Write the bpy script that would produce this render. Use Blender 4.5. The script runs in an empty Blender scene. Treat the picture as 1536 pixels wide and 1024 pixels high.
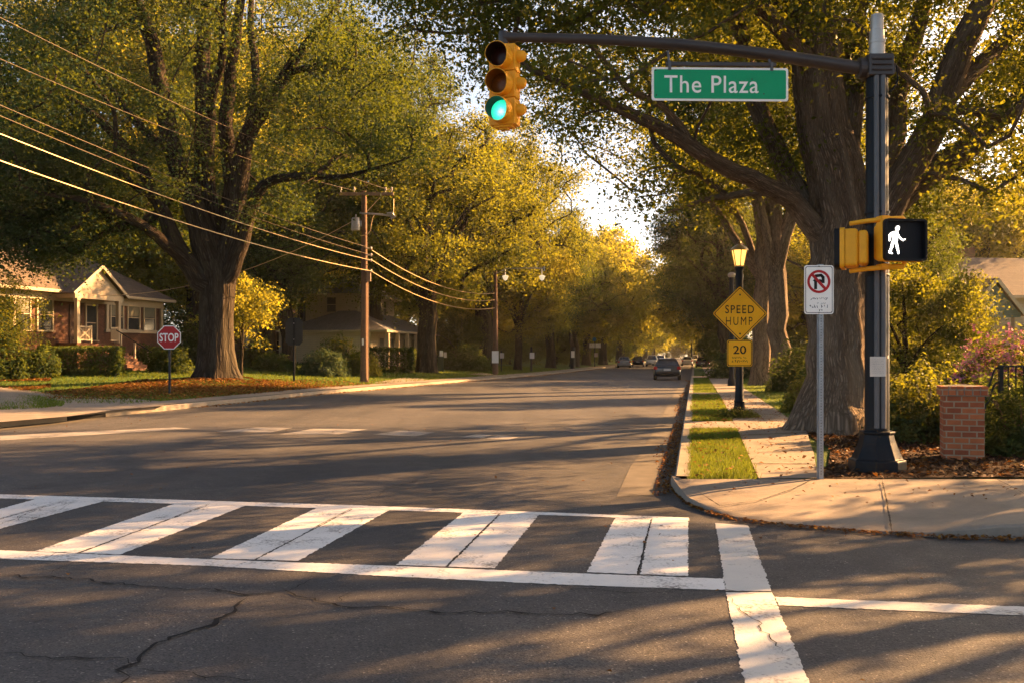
import bpy, math, random
import numpy as np
from mathutils import Vector, Matrix, noise as mnoise

random.seed(7)
SC = bpy.context.scene
COL = SC.collection
PI = math.pi
F, CX, HY, CAMH = 1400.0, 768.0, 533.0, 1.6
RA = math.radians(11.07)              # heading of the avenue, right of the camera axis
SA, CA = math.sin(RA), math.cos(RA)


def W(px, py, d):
    return Vector(((px - CX) / F * d, d, CAMH - (py - HY) / F * d))


def G(px, py, z=0.0):
    d = F * (CAMH - z) / (py - HY)
    return Vector(((px - CX) / F * d, d, z))


def RD(s, l, z=0.0):                  # avenue coordinates: s along, l to the right
    return Vector((s * SA + l * CA, s * CA - l * SA, z))


def to_sl(x, y):
    return x * SA + y * CA, x * CA - y * SA


# ------------------------------------------------------------------ mesh builder
class MB:
    def __init__(self):
        self.v, self.f, self.m, self.mi = [], [], [], 0

    def add(self, vs, fs, mi=None):
        b = len(self.v)
        self.v += [tuple(v) for v in vs]
        for f in fs:
            self.f.append(tuple(i + b for i in f))
            self.m.append(self.mi if mi is None else mi)
        return self

    def box(self, c, s, rz=0.0, M=None, mi=None):
        hx, hy, hz = s[0] / 2, s[1] / 2, s[2] / 2
        vs = [Vector((x, y, z)) for x in (-hx, hx) for y in (-hy, hy) for z in (-hz, hz)]
        if M is not None:
            vs = [M @ v for v in vs]
        elif rz:
            R = Matrix.Rotation(rz, 3, 'Z')
            vs = [R @ v for v in vs]
        c = Vector(c)
        self.add([v + c for v in vs], [(0, 1, 3, 2), (4, 6, 7, 5), (0, 4, 5, 1), (2, 3, 7, 6), (0, 2, 6, 4), (1, 5, 7, 3)], mi)
        return self

    def beam(self, p0, p1, w, h, mi=None):
        p0, p1 = Vector(p0), Vector(p1)
        d = p1 - p0
        q = d.to_track_quat('Y', 'Z').to_matrix()
        return self.box((p0 + p1) / 2, (w, d.length, h), M=q, mi=mi)

    def tube(self, pts, radii, n=8, caps=True, mi=None):
        pts = [Vector(p) for p in pts]
        if not hasattr(radii, '__len__'):
            radii = [radii] * len(pts)
        vs, fs = [], []
        T = []
        for i in range(len(pts)):
            a = pts[max(i - 1, 0)]
            b = pts[min(i + 1, len(pts) - 1)]
            t = (b - a)
            T.append(t.normalized() if t.length > 1e-9 else Vector((0, 0, 1)))
        up = Vector((0, 0, 1)) if abs(T[0].z) < .9 else Vector((1, 0, 0))
        nrm = (up - T[0] * up.dot(T[0])).normalized()
        for i, p in enumerate(pts):
            nrm = (nrm - T[i] * nrm.dot(T[i]))
            nrm = nrm.normalized() if nrm.length > 1e-6 else T[i].orthogonal().normalized()
            bn = T[i].cross(nrm)
            for k in range(n):
                a = 2 * PI * k / n
                vs.append(p + (nrm * math.cos(a) + bn * math.sin(a)) * radii[i])
        for i in range(len(pts) - 1):
            for k in range(n):
                k2 = (k + 1) % n
                fs.append((i * n + k, i * n + k2, (i + 1) * n + k2, (i + 1) * n + k))
        if caps:
            fs.append(tuple(range(n))[::-1])
            fs.append(tuple(range((len(pts) - 1) * n, len(pts) * n)))
        return self.add(vs, fs, mi)

    def cyl(self, p0, p1, r0, r1=None, n=16, caps=True, mi=None):
        return self.tube([p0, p1], [r0, r0 if r1 is None else r1], n, caps, mi)

    def lathe(self, prof, n=24, c=(0, 0, 0), caps=True, mi=None, rot=0.0):
        vs, fs = [], []
        for r, z in prof:
            for k in range(n):
                a = 2 * PI * k / n + rot
                vs.append((c[0] + r * math.cos(a), c[1] + r * math.sin(a), c[2] + z))
        for i in range(len(prof) - 1):
            for k in range(n):
                k2 = (k + 1) % n
                fs.append((i * n + k, i * n + k2, (i + 1) * n + k2, (i + 1) * n + k))
        if caps:
            fs.append(tuple(range(n))[::-1])
            fs.append(tuple(range((len(prof) - 1) * n, len(prof) * n)))
        return self.add(vs, fs, mi)

    def prism_xz(self, poly, y0, y1, mi=None):
        n = len(poly)
        vs = [(x, y0, z) for x, z in poly] + [(x, y1, z) for x, z in poly]
        fs = [tuple(range(n)), tuple(range(2 * n - 1, n - 1, -1))]
        fs += [(i, i + n, (i + 1) % n + n, (i + 1) % n) for i in range(n)]
        return self.add(vs, fs, mi)

    def prism_xy(self, poly, z0, z1, mi=None):
        n = len(poly)
        vs = [(p[0], p[1], z0) for p in poly] + [(p[0], p[1], z1) for p in poly]
        fs = [tuple(range(n))[::-1], tuple(range(n, 2 * n))]
        fs += [(i, (i + 1) % n, (i + 1) % n + n, i + n) for i in range(n)]
        return self.add(vs, fs, mi)

    def sheet(self, poly, z=None, mi=None):
        vs = [(p[0], p[1], p[2] if z is None else z) for p in poly]
        return self.add(vs, [tuple(range(len(vs)))], mi)

    def build(self, name, mats, parent=None, smooth=False, bevel=0.0, seg=2, loc=None):
        me = bpy.data.meshes.new(name)
        me.from_pydata(self.v, [], self.f)
        if not isinstance(mats, (list, tuple)):
            mats = [mats]
        for m in mats:
            me.materials.append(m)
        if len(mats) > 1:
            me.polygons.foreach_set('material_index', self.m)
        me.update()
        if smooth:
            me.polygons.foreach_set('use_smooth', [True] * len(me.polygons))
            try:
                me.set_sharp_from_angle(angle=math.radians(smooth if smooth > 1 else 40))
            except Exception:
                pass
        o = bpy.data.objects.new(name, me)
        COL.objects.link(o)
        if parent is not None:
            o.parent = parent
        if loc is not None:
            o.location = loc
        if bevel:
            b = o.modifiers.new('bevel', 'BEVEL')
            b.width, b.segments, b.limit_method = bevel, seg, 'ANGLE'
        return o


def tag(o, label=None, cat=None, group=None, kind=None):
    if label: o['label'] = label
    if cat: o['category'] = cat
    if group: o['group'] = group
    if kind: o['kind'] = kind
    return o


def thing(name, label, cat, loc=(0, 0, 0), rz=0.0, group=None):
    o = bpy.data.objects.new(name, None)
    o.empty_display_size = .2
    COL.objects.link(o)
    o.location, o.rotation_euler = loc, (0, 0, rz)
    return tag(o, label, cat, group)


def structure(o):
    o['kind'] = 'structure'
    return o


def copy_tree(o, parent=None, loc=None, rz=None, scale=None):
    c = o.copy()
    COL.objects.link(c)
    c.parent = parent
    if loc is not None: c.location = loc
    if rz is not None: c.rotation_euler = (0, 0, rz)
    if scale is not None: c.scale = scale
    for ch in list(o.children):
        copy_tree(ch, c)
    return c


def np_mesh(name, verts, faces, mat, attrs=None, smooth=False):
    """verts Nx3 array, faces MxK array of one size"""
    me = bpy.data.meshes.new(name)
    nv, (nf, k) = len(verts), faces.shape
    me.vertices.add(nv)
    me.vertices.foreach_set('co', np.ascontiguousarray(verts, dtype=np.float32).ravel())
    me.loops.add(nf * k)
    me.loops.foreach_set('vertex_index', np.ascontiguousarray(faces, dtype=np.int32).ravel())
    me.polygons.add(nf)
    me.polygons.foreach_set('loop_start', np.arange(0, nf * k, k, dtype=np.int32))
    me.polygons.foreach_set('loop_total', np.full(nf, k, dtype=np.int32))
    if smooth:
        me.polygons.foreach_set('use_smooth', np.ones(nf, dtype=bool))
    for an, (typ, dom, data) in (attrs or {}).items():
        a = me.attributes.new(an, typ, dom)
        a.data.foreach_set('vector' if typ == 'FLOAT_VECTOR' else 'value', np.ascontiguousarray(data, dtype=np.float32).ravel())
    me.materials.append(mat)
    me.update()
    me.validate()
    return me


def text_mesh(s, height, mat, parent, name='lettering', loc=(0, 0, 0), width=None, thick=.0, depth=.002, spacing=1.0):
    cu = bpy.data.curves.new('txt', 'FONT')
    cu.body = s
    cu.align_x, cu.align_y = 'CENTER', 'CENTER'
    cu.size = 1.0
    cu.extrude = .0
    cu.offset = thick
    cu.resolution_u = 4
    cu.space_character = spacing
    t = bpy.data.objects.new('txt', cu)
    COL.objects.link(t)
    bpy.context.view_layer.update()
    me = bpy.data.meshes.new_from_object(t.evaluated_get(bpy.context.evaluated_depsgraph_get()))
    bpy.data.objects.remove(t)
    n = len(me.vertices)
    co = np.empty(n * 3, dtype=np.float32)
    me.vertices.foreach_get('co', co)
    co = co.reshape(-1, 3)
    lo, hi = co.min(0), co.max(0)
    c = (lo + hi) / 2
    sy = height / (hi[1] - lo[1])
    sx = width / (hi[0] - lo[0]) if width else sy
    out = np.zeros_like(co)
    out[:, 0] = (co[:, 0] - c[0]) * sx
    out[:, 2] = (co[:, 1] - c[1]) * sy
    out[:, 1] = 0
    me.vertices.foreach_set('co', out.ravel())
    me.materials.clear()
    me.materials.append(mat)
    me.update()
    me.name = name
    o = bpy.data.objects.new(name, me)
    COL.objects.link(o)
    o.parent = parent
    o.location = loc
    return o


# ------------------------------------------------------------------ materials
class NT:
    def __init__(self, name):
        self.mat = bpy.data.materials.new(name)
        self.mat.use_nodes = True
        self.t = self.mat.node_tree
        self.t.nodes.clear()
        self.out = self.t.nodes.new('ShaderNodeOutputMaterial')

    def n(self, typ, **kw):
        nd = self.t.nodes.new('ShaderNode' + typ)
        for k, v in kw.items():
            if hasattr(nd, k) and not k[0].isupper():
                setattr(nd, k, v)
            else:
                self.i(nd, k.replace('_', ' '), v)
        return nd

    def i(self, nd, key, v):
        s = nd.inputs[key]
        if hasattr(v, 'is_output'):
            self.t.links.new(v, s)
        elif isinstance(v, (tuple, list)) and len(v) == 3 and s.type == 'RGBA':
            s.default_value = (*v, 1)
        else:
            s.default_value = v

    def co(self, scale=(1, 1, 1), kind='Object'):
        tc = self.n('TexCoord')
        mp = self.n('Mapping')
        self.i(mp, 'Vector', tc.outputs[kind])
        self.i(mp, 'Scale', scale)
        return mp.outputs[0]

    def noise(self, scale, vec=None, detail=4.0, rough=.55, dist=0.0):
        nd = self.n('TexNoise', Scale=scale, Detail=detail, Roughness=rough, Distortion=dist)
        if vec is not None: self.i(nd, 'Vector', vec)
        return nd.outputs['Fac']

    def ramp(self, fac, stops):
        nd = self.n('ValToRGB')
        e = nd.color_ramp.elements
        while len(e) < len(stops): e.new(.5)
        for k, (p, c) in enumerate(stops):
            e[k].position = p
            e[k].color = (*c, 1) if len(c) == 3 else c
        self.i(nd, 'Fac', fac)
        return nd.outputs[0]

    def mix(self, fac, a, b, typ='MIX'):
        nd = self.n('MixRGB', blend_type=typ)
        self.i(nd, 0, fac); self.i(nd, 1, a); self.i(nd, 2, b)
        return nd.outputs[0]

    def math(self, op, a, b=0.0, clamp=False):
        nd = self.n('Math', operation=op, use_clamp=clamp)
        self.i(nd, 0, a); self.i(nd, 1, b)
        return nd.outputs[0]

    def bump(self, h, strength=.4, dist=.01, normal=None):
        nd = self.n('Bump', Strength=strength, Distance=dist)
        self.i(nd, 'Height', h)
        if normal is not None: self.i(nd, 'Normal', normal)
        return nd.outputs[0]

    def pbr(self, color, rough=.6, metal=0.0, normal=None, spec=.5, emis=None, estr=0.0, coat=0.0, alpha=None, trans=0.0):
        nd = self.n('BsdfPrincipled')
        self.i(nd, 'Base Color', color)
        self.i(nd, 'Roughness', rough)
        self.i(nd, 'Metallic', metal)
        self.i(nd, 'Specular IOR Level', spec)
        self.i(nd, 'Coat Weight', coat)
        self.i(nd, 'Transmission Weight', trans)
        if normal is not None: self.i(nd, 'Normal', normal)
        if emis is not None:
            self.i(nd, 'Emission Color', emis); self.i(nd, 'Emission Strength', estr)
        self.t.links.new(nd.outputs[0], self.out.inputs[0])
        return self.mat


def m_simple(name, c, rough=.6, metal=0.0, var=.25, scale=6.0, spec=.2, coat=0.0, bump=0.0):
    t = NT(name)
    v = t.co()
    n = t.noise(scale, v, 5)
    col = t.mix(n, tuple(x * (1 - var) for x in c), tuple(min(1, x * (1 + var)) for x in c))
    r = t.math('MULTIPLY_ADD', t.noise(scale * 4, v, 3), .25)
    r.node.inputs[2].default_value = max(0.03, rough - .12)
    nm = t.bump(t.noise(scale * 12, v, 4), bump, .004) if bump else None
    return t.pbr(col, r, metal, nm, spec, coat=coat)


def m_emit(name, c, strength, base=None):
    t = NT(name)
    return t.pbr(base or c, .3, 0, None, .5, c, strength)


def m_asphalt():
    t = NT('asphalt')
    v = t.co()
    big = t.noise(.35, v, 5, .6)
    mid = t.noise(3.0, v, 4)
    fine = t.n('TexVoronoi', Scale=95.0); t.i(fine, 'Vector', v)
    gr = t.noise(260.0, v, 2)
    base = t.mix(t.ramp(big, [(.35, (0, 0, 0)), (.68, (1, 1, 1))]), (.072, .071, .076), (.122, .114, .106))
    base = t.mix(t.math('MULTIPLY', mid, .45), base, (.06, .06, .066))
    st = t.ramp(fine.outputs['Color'], [(.0, (.35, .35, .36)), (.6, (1, 1, 1)), (.86, (1.15, 1.1, 1.05)), (.97, (3.4, 3.2, 2.9))])
    base = t.mix(1.0, base, st, 'MULTIPLY')
    # darker oily wheel tracks and patches, long streaks along the avenue
    mp = t.n('Mapping'); t.i(mp, 'Vector', t.n('TexCoord').outputs['Object']); t.i(mp, 'Rotation', (0, 0, RA)); t.i(mp, 'Scale', (1.0, .06, 1))
    stre = t.noise(.8, mp.outputs[0], 4)
    base = t.mix(t.ramp(stre, [(.40, (0, 0, 0)), (.66, (.62, .62, .62))]), base, (.036, .036, .039))
    blot = t.noise(.9, v, 7, .75)
    base = t.mix(t.ramp(blot, [(.56, (0, 0, 0)), (.66, (.45, .45, .45))]), base, (.03, .03, .033))
    h = t.math('ADD', t.math('MULTIPLY', fine.outputs['Distance'], 1.0), t.math('MULTIPLY', gr, .5))
    nm = t.bump(h, .55, .0045)
    nm = t.bump(mid, .2, .02, nm)
    return t.pbr(base, t.ramp(mid, [(.2, (.62,) * 3), (.8, (.85,) * 3)]), 0, nm, .2)


def m_paint(name, c, wear=.5, worn=(.07, .068, .066)):
    t = NT(name)
    v = t.co()
    a = t.noise(2.2, v, 8, .72)
    b = t.noise(38.0, v, 4, .6)
    vor = t.n('TexVoronoi', Scale=2.3, feature='DISTANCE_TO_EDGE')
    wob = t.n('TexNoise', Scale=5.0, Detail=4.0); t.i(wob, 'Vector', v)
    t.i(vor, 'Vector', t.mix(.12, v, wob.outputs['Color']))
    crack = t.ramp(vor.outputs['Distance'], [(.0, (1, 1, 1)), (.014, (0, 0, 0))])
    crk = t.mix(1.0, crack, t.ramp(t.noise(1.1, v, 2), [(.5, (0, 0, 0)), (.62, (1, 1, 1))]), 'MULTIPLY')
    m = t.math('ADD', t.math('MULTIPLY', a, .62), t.math('MULTIPLY', b, .38))
    w = t.ramp(m, [(.60 - .06 * wear, (0, 0, 0)), (.72 - .06 * wear, (1, 1, 1))])
    w = t.mix(.7, w, crk, 'ADD')
    tone = t.mix(t.noise(5.0, v, 6, .7), tuple(x * .78 for x in c), c)
    tone = t.mix(t.ramp(t.noise(.9, v, 3), [(.45, (0, 0, 0)), (.7, (.4, .4, .4))]), tone, tuple(x * .62 for x in c))
    col = t.mix(w, tone, worn)
    nm = t.bump(t.noise(120.0, v, 3), .5, .006)
    return t.pbr(col, .68, 0, nm, .4)


def m_concrete(name='concrete', c=(.25, .21, .17), dark=(.10, .083, .066)):
    t = NT(name)
    v = t.co()
    n = t.noise(1.6, v, 7, .65)
    col = t.mix(t.ramp(n, [(.32, (0, 0, 0)), (.68, (1, 1, 1))]), dark, c)
    col = t.mix(.5, col, t.mix(t.noise(24, v, 5), tuple(x * .7 for x in c), tuple(x * 1.15 for x in c)))
    sp = t.n('TexVoronoi', Scale=60.0); t.i(sp, 'Vector', v)
    col = t.mix(t.ramp(sp.outputs['Distance'], [(.03, (.5, .5, .5)), (.14, (0, 0, 0))]), col, dark)
    nm = t.bump(t.noise(70, v, 5), .5, .008)
    return t.pbr(col, .85, 0, nm, .3)


def m_ground(name, a, b, c, scale=1.0, bump=.8):
    t = NT(name)
    v = t.co()
    n1 = t.noise(.45 * scale, v, 6, .6)
    n2 = t.noise(9 * scale, v, 5, .7)
    col = t.mix(t.ramp(n1, [(.38, (0, 0, 0)), (.62, (1, 1, 1))]), a, b)
    col = t.mix(t.ramp(n2, [(.45, (0, 0, 0)), (.68, (1, 1, 1))]), col, c)
    nm = t.bump(t.noise(55 * scale, v, 4, .7), bump, .05)
    return t.pbr(col, .95, 0, nm, .15)


def m_bark(name, light, dark, scale=1.0):
    t = NT(name)
    at = t.n('Attribute', attribute_name='bco')
    mp = t.n('Mapping'); t.i(mp, 'Vector', at.outputs['Vector']); t.i(mp, 'Scale', (9 * scale, 9 * scale, 1.15 * scale))
    wob = t.n('TexNoise', Scale=1.2, Detail=3.0); t.i(wob, 'Vector', mp.outputs[0])
    vv = t.mix(.22, mp.outputs[0], wob.outputs['Color'], 'ADD')
    vor = t.n('TexVoronoi', Scale=1.35, feature='DISTANCE_TO_EDGE'); t.i(vor, 'Vector', vv)
    ridge = t.ramp(vor.outputs['Distance'], [(.0, (0, 0, 0)), (.32, (1, 1, 1))])
    fn = t.noise(5.5, vv, 6, .7)
    mp2 = t.n('Mapping'); t.i(mp2, 'Vector', vv); t.i(mp2, 'Scale', (.8, .8, 2.6)); t.i(mp2, 'Location', (3.1, 1.7, .4))
    v2 = t.n('TexVoronoi', Scale=.9, feature='DISTANCE_TO_EDGE'); t.i(v2, 'Vector', mp2.outputs[0])
    plate = t.ramp(v2.outputs['Distance'], [(.0, (.25, .25, .25)), (.12, (1, 1, 1))])
    ridge = t.mix(1.0, ridge, plate, 'MULTIPLY')
    col = t.mix(ridge, dark, light)
    col = t.mix(t.ramp(fn, [(.35, (.65, .65, .65)), (.75, (0, 0, 0))]), col, dark)
    big = t.noise(.25, mp.outputs[0], 4)
    col = t.mix(t.ramp(big, [(.45, (0, 0, 0)), (.75, (.6, .6, .6))]), col, tuple(x * .8 + y for x, y in zip(light, (.01, .015, .005))))
    h = t.math('ADD', ridge, t.math('MULTIPLY', fn, .6))
    nm = t.bump(h, 1.0, .03)
    return t.pbr(col, .92, 0, nm, .05)


def m_leaf(name, dark, light, trans, tw=.5, yellow=None):
    t = NT(name)
    at = t.n('Attribute', attribute_name='tint')
    f = at.outputs['Fac']
    stops = [(0.0, dark), (.75, light)] + ([(1.0, yellow)] if yellow else [])
    col = t.ramp(f, stops)
    tcol = t.mix(f, tuple(x * .85 for x in trans), tuple(min(1, x * 1.15) for x in trans))
    d = t.n('BsdfPrincipled'); t.i(d, 'Base Color', col); t.i(d, 'Roughness', .6); t.i(d, 'Specular IOR Level', .07)
    tr = t.n('BsdfTranslucent'); t.i(tr, 'Color', tcol)
    mx = t.n('MixShader'); t.i(mx, 0, tw)
    t.t.links.new(d.outputs[0], mx.inputs[1]); t.t.links.new(tr.outputs[0], mx.inputs[2])
    t.t.links.new(mx.outputs[0], t.out.inputs[0])
    return t.mat


def m_brick(name, c1, c2, mortar, scale=1.0, wall='XZ', bw=.215, bh=.07, rough=.85, ms=.006):
    t = NT(name)
    tc = t.n('TexCoord')
    sx = t.n('SeparateXYZ'); t.i(sx, 0, tc.outputs['Object'])
    u = t.math('ADD', sx.outputs[0], sx.outputs[1]) if wall == 'XZ' else sx.outputs[0]
    cb = t.n('CombineXYZ'); t.i(cb, 0, u); t.i(cb, 1, sx.outputs[2] if wall == 'XZ' else sx.outputs[1])
    b = t.n('TexBrick', offset=.5)
    t.i(b, 'Vector', cb.outputs[0])
    t.i(b, 'Color1', c1); t.i(b, 'Color2', c2); t.i(b, 'Mortar', mortar)
    t.i(b, 'Scale', scale); t.i(b, 'Mortar Size', ms); t.i(b, 'Mortar Smooth', .3); t.i(b, 'Bias', -.1)
    t.i(b, 'Brick Width', bw); t.i(b, 'Row Height', bh)
    v = t.co()
    col = t.mix(.55, b.outputs['Color'], t.mix(t.noise(7, v, 5), (.25, .25, .25), (1.3, 1.25, 1.2)), 'MULTIPLY')
    h = t.math('ADD', t.math('MULTIPLY', b.outputs['Fac'], -1.0), t.math('MULTIPLY', t.noise(60, v, 4), .4))
    nm = t.bump(h, .7, .012)
    return t.pbr(col, rough, 0, nm, .25)


def m_siding(name, c, pitch=.16):
    t = NT(name)
    tc = t.n('TexCoord')
    sx = t.n('SeparateXYZ'); t.i(sx, 0, tc.outputs['Object'])
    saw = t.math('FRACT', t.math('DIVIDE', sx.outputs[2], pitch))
    v = t.co()
    col = t.mix(t.noise(3, v, 5), tuple(x * .75 for x in c), c)
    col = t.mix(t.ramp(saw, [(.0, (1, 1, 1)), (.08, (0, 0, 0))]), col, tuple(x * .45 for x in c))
    nm = t.bump(saw, .8, .03)
    return t.pbr(col, .7, 0, nm, .3)


def m_glass(name, c=(.02, .022, .025)):
    t = NT(name)
    v = t.co()
    col = t.mix(t.noise(2.5, v, 3), c, tuple(x * 2.2 for x in c))
    return t.pbr(col, .08, 0, None, .7)


def m_perforated(name):
    t = NT(name)
    v = t.co()
    n = t.noise(20, v, 5)
    col = t.mix(n, (.20, .21, .22), (.42, .43, .44))
    return t.pbr(col, .45, .7, t.bump(n, .2, .003), .5)


MT = {}
MT['asphalt'] = m_asphalt()
MT['paint'] = m_paint('road_paint_white', (.76, .74, .72), 1.15)
MT['paint_worn'] = m_paint('road_paint_worn', (.60, .58, .55), 1.15)
MT['paint_grey'] = m_paint('road_paint_faded', (.30, .28, .26), 1.7)
MT['crack'] = m_simple('crack_tar', (.010, .010, .011), .9, 0, .4, 20)
MT['patch'] = m_simple('gutter_concrete', (.098, .088, .078), .9, 0, .5, 4, .2, 0, .5)
MT['concrete'] = m_concrete()
MT['kerb'] = m_concrete('kerb_concrete', (.28, .24, .19), (.14, .115, .09))
MT['joint'] = m_simple('joint_dirt', (.035, .028, .02), .95)
MT['grass_base'] = m_ground('grass_soil', (.035, .060, .012), (.060, .085, .018), (.022, .040, .010))
MT['lawn'] = m_ground('lawn_turf', (.055, .105, .012), (.080, .140, .018), (.060, .062, .022), 1.0, 1.0)
MT['mulch'] = m_ground('mulch', (.030, .015, .009), (.055, .028, .015), (.085, .042, .022), 2.0, 1.0)
MT['earth'] = m_ground('earth', (.05, .045, .02), (.045, .06, .015), (.07, .05, .03))
MT['bark_oak'] = m_bark('bark_oak', (.38, .29, .215), (.075, .054, .038), 2.0)
MT['bark_dark'] = m_bark('bark_dark', (.095, .075, .058), (.020, .015, .011), .8)
MT['leaf'] = m_leaf('leaf_green', (.012, .030, .016), (.024, .052, .022), (.40, .39, .022), .30, (.07, .085, .02))
MT['leaf_cool'] = m_leaf('leaf_deep_green', (.010, .027, .018), (.019, .046, .026), (.29, .34, .02), .20)  # green darkened in colour to read as the shaded side of crowns
MT['leaf_gold'] = m_leaf('leaf_golden', (.024, .050, .018), (.062, .082, .022), (.46, .41, .035), .46, (.17, .13, .02))  # golden sunlight put into the leaf colour, mainly for background trees
MT['leaf_shrub'] = m_leaf('leaf_shrub', (.014, .032, .013), (.036, .062, .020), (.22, .26, .03), .32)
MT['leaf_bluegreen'] = m_leaf('leaf_blue_green', (.022, .050, .030), (.055, .095, .05), (.16, .20, .06), .3)
MT['petal'] = m_leaf('petal_pink', (.30, .10, .18), (.48, .22, .32), (.3, .1, .16), .2)
MT['litter'] = m_leaf('fallen_leaf', (.055, .024, .009), (.20, .085, .022), (.25, .10, .02), .2, (.34, .19, .045))
MT['chip'] = m_leaf('mulch_chip', (.028, .014, .008), (.10, .050, .026), (.10, .05, .02), .05, (.19, .105, .06))
MT['blade'] = m_leaf('grass_blade', (.020, .052, .008), (.050, .098, .013), (.22, .26, .025), .34, (.14, .11, .03))
MT['black_metal'] = m_simple('black_painted_metal', (.008, .011, .015), .45, .0, .35, 3, .14)
MT['grey_metal'] = m_simple('grey_metal', (.105, .105, .108), .5, .1, .3, 5, .25)
MT['arm_metal'] = m_simple('weathered_brown_metal', (.042, .033, .030), .38, .1, .5, 3, .45)
MT['silver'] = m_simple('brushed_silver', (.42, .38, .34), .4, .6, .25, 8)
MT['galv'] = m_perforated('galvanised_steel')
MT['sig_yellow'] = m_simple('signal_yellow', (.86, .37, .012), .5, 0, .22, 7, .3)
MT['sig_dark'] = m_simple('signal_black', (.008, .008, .010), .5, 0, .3, 5, .15)
MT['visor_in'] = m_simple('visor_inside', (.030, .011, .004), .6, 0, .3, 5)
MT['visor_amber'] = m_simple('visor_inside_amber', (.30, .095, .006), .5, 0, .3, 5)
MT['lens_red'] = m_simple('lens_red_off', (.030, .005, .003), .3, 0, .3, 20)
MT['lens_amber'] = m_simple('lens_amber_off', (.16, .045, .005), .3, 0, .35, 20)

def m_lens():
    t = NT('lens_green_lit')
    tc = t.n('TexCoord'); sx = t.n('SeparateXYZ'); t.i(sx, 0, tc.outputs['Object'])
    dz = t.math('SUBTRACT', sx.outputs[2], .150)
    r = t.math('SQRT', t.math('ADD', t.math('MULTIPLY', sx.outputs[0], sx.outputs[0]), t.math('MULTIPLY', dz, dz)))
    v = t.co()
    w = t.n('TexVoronoi', Scale=55.0); t.i(w, 'Vector', v)
    r = t.math('ADD', r, t.math('MULTIPLY', w.outputs['Distance'], .03))
    c = t.ramp(t.math('DIVIDE', r, .15), [(.15, (.62, 1.0, .86)), (.5, (.08, .86, .58)), (1.0, (.01, .55, .32))])
    return t.pbr((.03, .3, .2), .3, 0, None, .3, c, .23)


MT['lens_green'] = m_lens()
MT['led'] = m_emit('led_white', (1.0, .93, .82), .9)
MT['screen'] = m_simple('led_screen_black', (.007, .008, .011), .4, 0, .5, 60, .1, 0, .3)
MT['sign_green'] = m_simple('sign_green', (.004, .31, .125), .35, 0, .12, 3)
MT['sign_white'] = m_simple('sign_white', (.86, .82, .75), .4, 0, .1, 4)
MT['sign_yellow'] = m_simple('sign_yellow', (.90, .50, .02), .42, 0, .14, 4)
MT['sign_black'] = m_simple('sign_black', (.018, .013, .010), .5, 0, .1, 4)
MT['sign_red'] = m_simple('sign_red', (.42, .016, .018), .4, 0, .15, 4)
MT['sign_ink'] = m_simple('sign_faded_ink', (.20, .185, .17), .6, 0, .3, 40)
MT['sign_back'] = m_simple('sign_back_grey', (.030, .034, .040), .6, .2, .3, 5)
MT['sign_blue'] = m_simple('sign_blue', (.03, .16, .30), .4, 0, .2, 5)
MT['paper'] = m_simple('paper', (.60, .55, .48), .8, 0, .08, 12)
MT['bolt'] = m_simple('bolt', (.05, .045, .04), .4, .7)
MT['brass'] = m_simple('aged_brass', (.22, .15, .05), .4, .7, .3, 8)
MT['lamp_glow'] = m_emit('lamp_glow', (1.0, .50, .10), .36)
MT['lamp_white'] = m_emit('lamp_white', (1.0, .82, .55), .10)
MT['wood_pole'] = m_simple('weathered_wood', (.14, .085, .055), .9, 0, .5, 9, .2, 0, .6)
MT['wood_grey'] = m_simple('weathered_wood_grey', (.24, .165, .12), .9, 0, .4, 9, .2, 0, .6)
MT['insul'] = m_simple('porcelain', (.45, .40, .36), .3)
MT['wire'] = m_simple('aluminium_wire', (.55, .40, .22), .38, .55, .1, 2)  # golden sunlight put into the metal colour
MT['wire_dark'] = m_simple('weathered_wire', (.10, .075, .05), .6, .3, .1, 2)  # darker colour copy for the wires that should look dim
MT['pillar_brick'] = m_brick('pillar_brick', (.46, .14, .052), (.25, .062, .028), (.36, .26, .17), 1.0, 'XZ', .19, .082, ms=.011)
MT['house_brick'] = m_brick('house_brick', (.15, .066, .038), (.10, .045, .028), (.15, .10, .07), 1.0)
MT['shingle'] = m_brick('roof_shingle', (.15, .115, .090), (.11, .085, .068), (.05, .036, .028), 1.0, 'XY', .5, .22)
MT['shingle_grey'] = m_brick('roof_shingle_grey', (.20, .20, .215), (.16, .16, .175), (.08, .08, .085), 1.0, 'XY', .5, .22)
MT['trim'] = m_simple('cream_trim', (.44, .355, .25), .6, 0, .15, 3)
MT['cream'] = m_siding('cream_siding', (.55, .45, .30))
MT['gable'] = m_siding('pale_gable_siding', (.44, .36, .27), .2)
MT['bluegreen'] = m_siding('bluegreen_siding', (.10, .16, .155))
MT['glass'] = m_glass('window_glass')
MT['carglass'] = m_glass('car_glass', (.015, .018, .02))
MT['curtain'] = m_simple('window_blind', (.16, .15, .11), .8, 0, .3, 2)
MT['door'] = m_simple('dark_door', (.045, .022, .014), .5)
MT['step'] = m_concrete('brick_step', (.20, .105, .07), (.09, .045, .03))
MT['tyre'] = m_simple('tyre_rubber', (.012, .012, .012), .85)
MT['rim'] = m_simple('wheel_rim', (.35, .35, .36), .35, .7)
MT['tail'] = m_simple('tail_light_red', (.45, .02, .015), .25, 0, .2, 10)
MT['plate'] = m_simple('number_plate', (.5, .48, .45), .5)
MT['iron'] = m_simple('wrought_iron', (.010, .014, .016), .45, .3, .3, 5)
MT['bin_green'] = m_simple('bin_green', (.02, .045, .03), .5)


def m_car(name, c):
    t = NT(name)
    v = t.co()
    col = t.mix(t.noise(2, v, 4), tuple(x * .85 for x in c), c)
    return t.pbr(col, .3, .25, None, .5, coat=.6)
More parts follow.
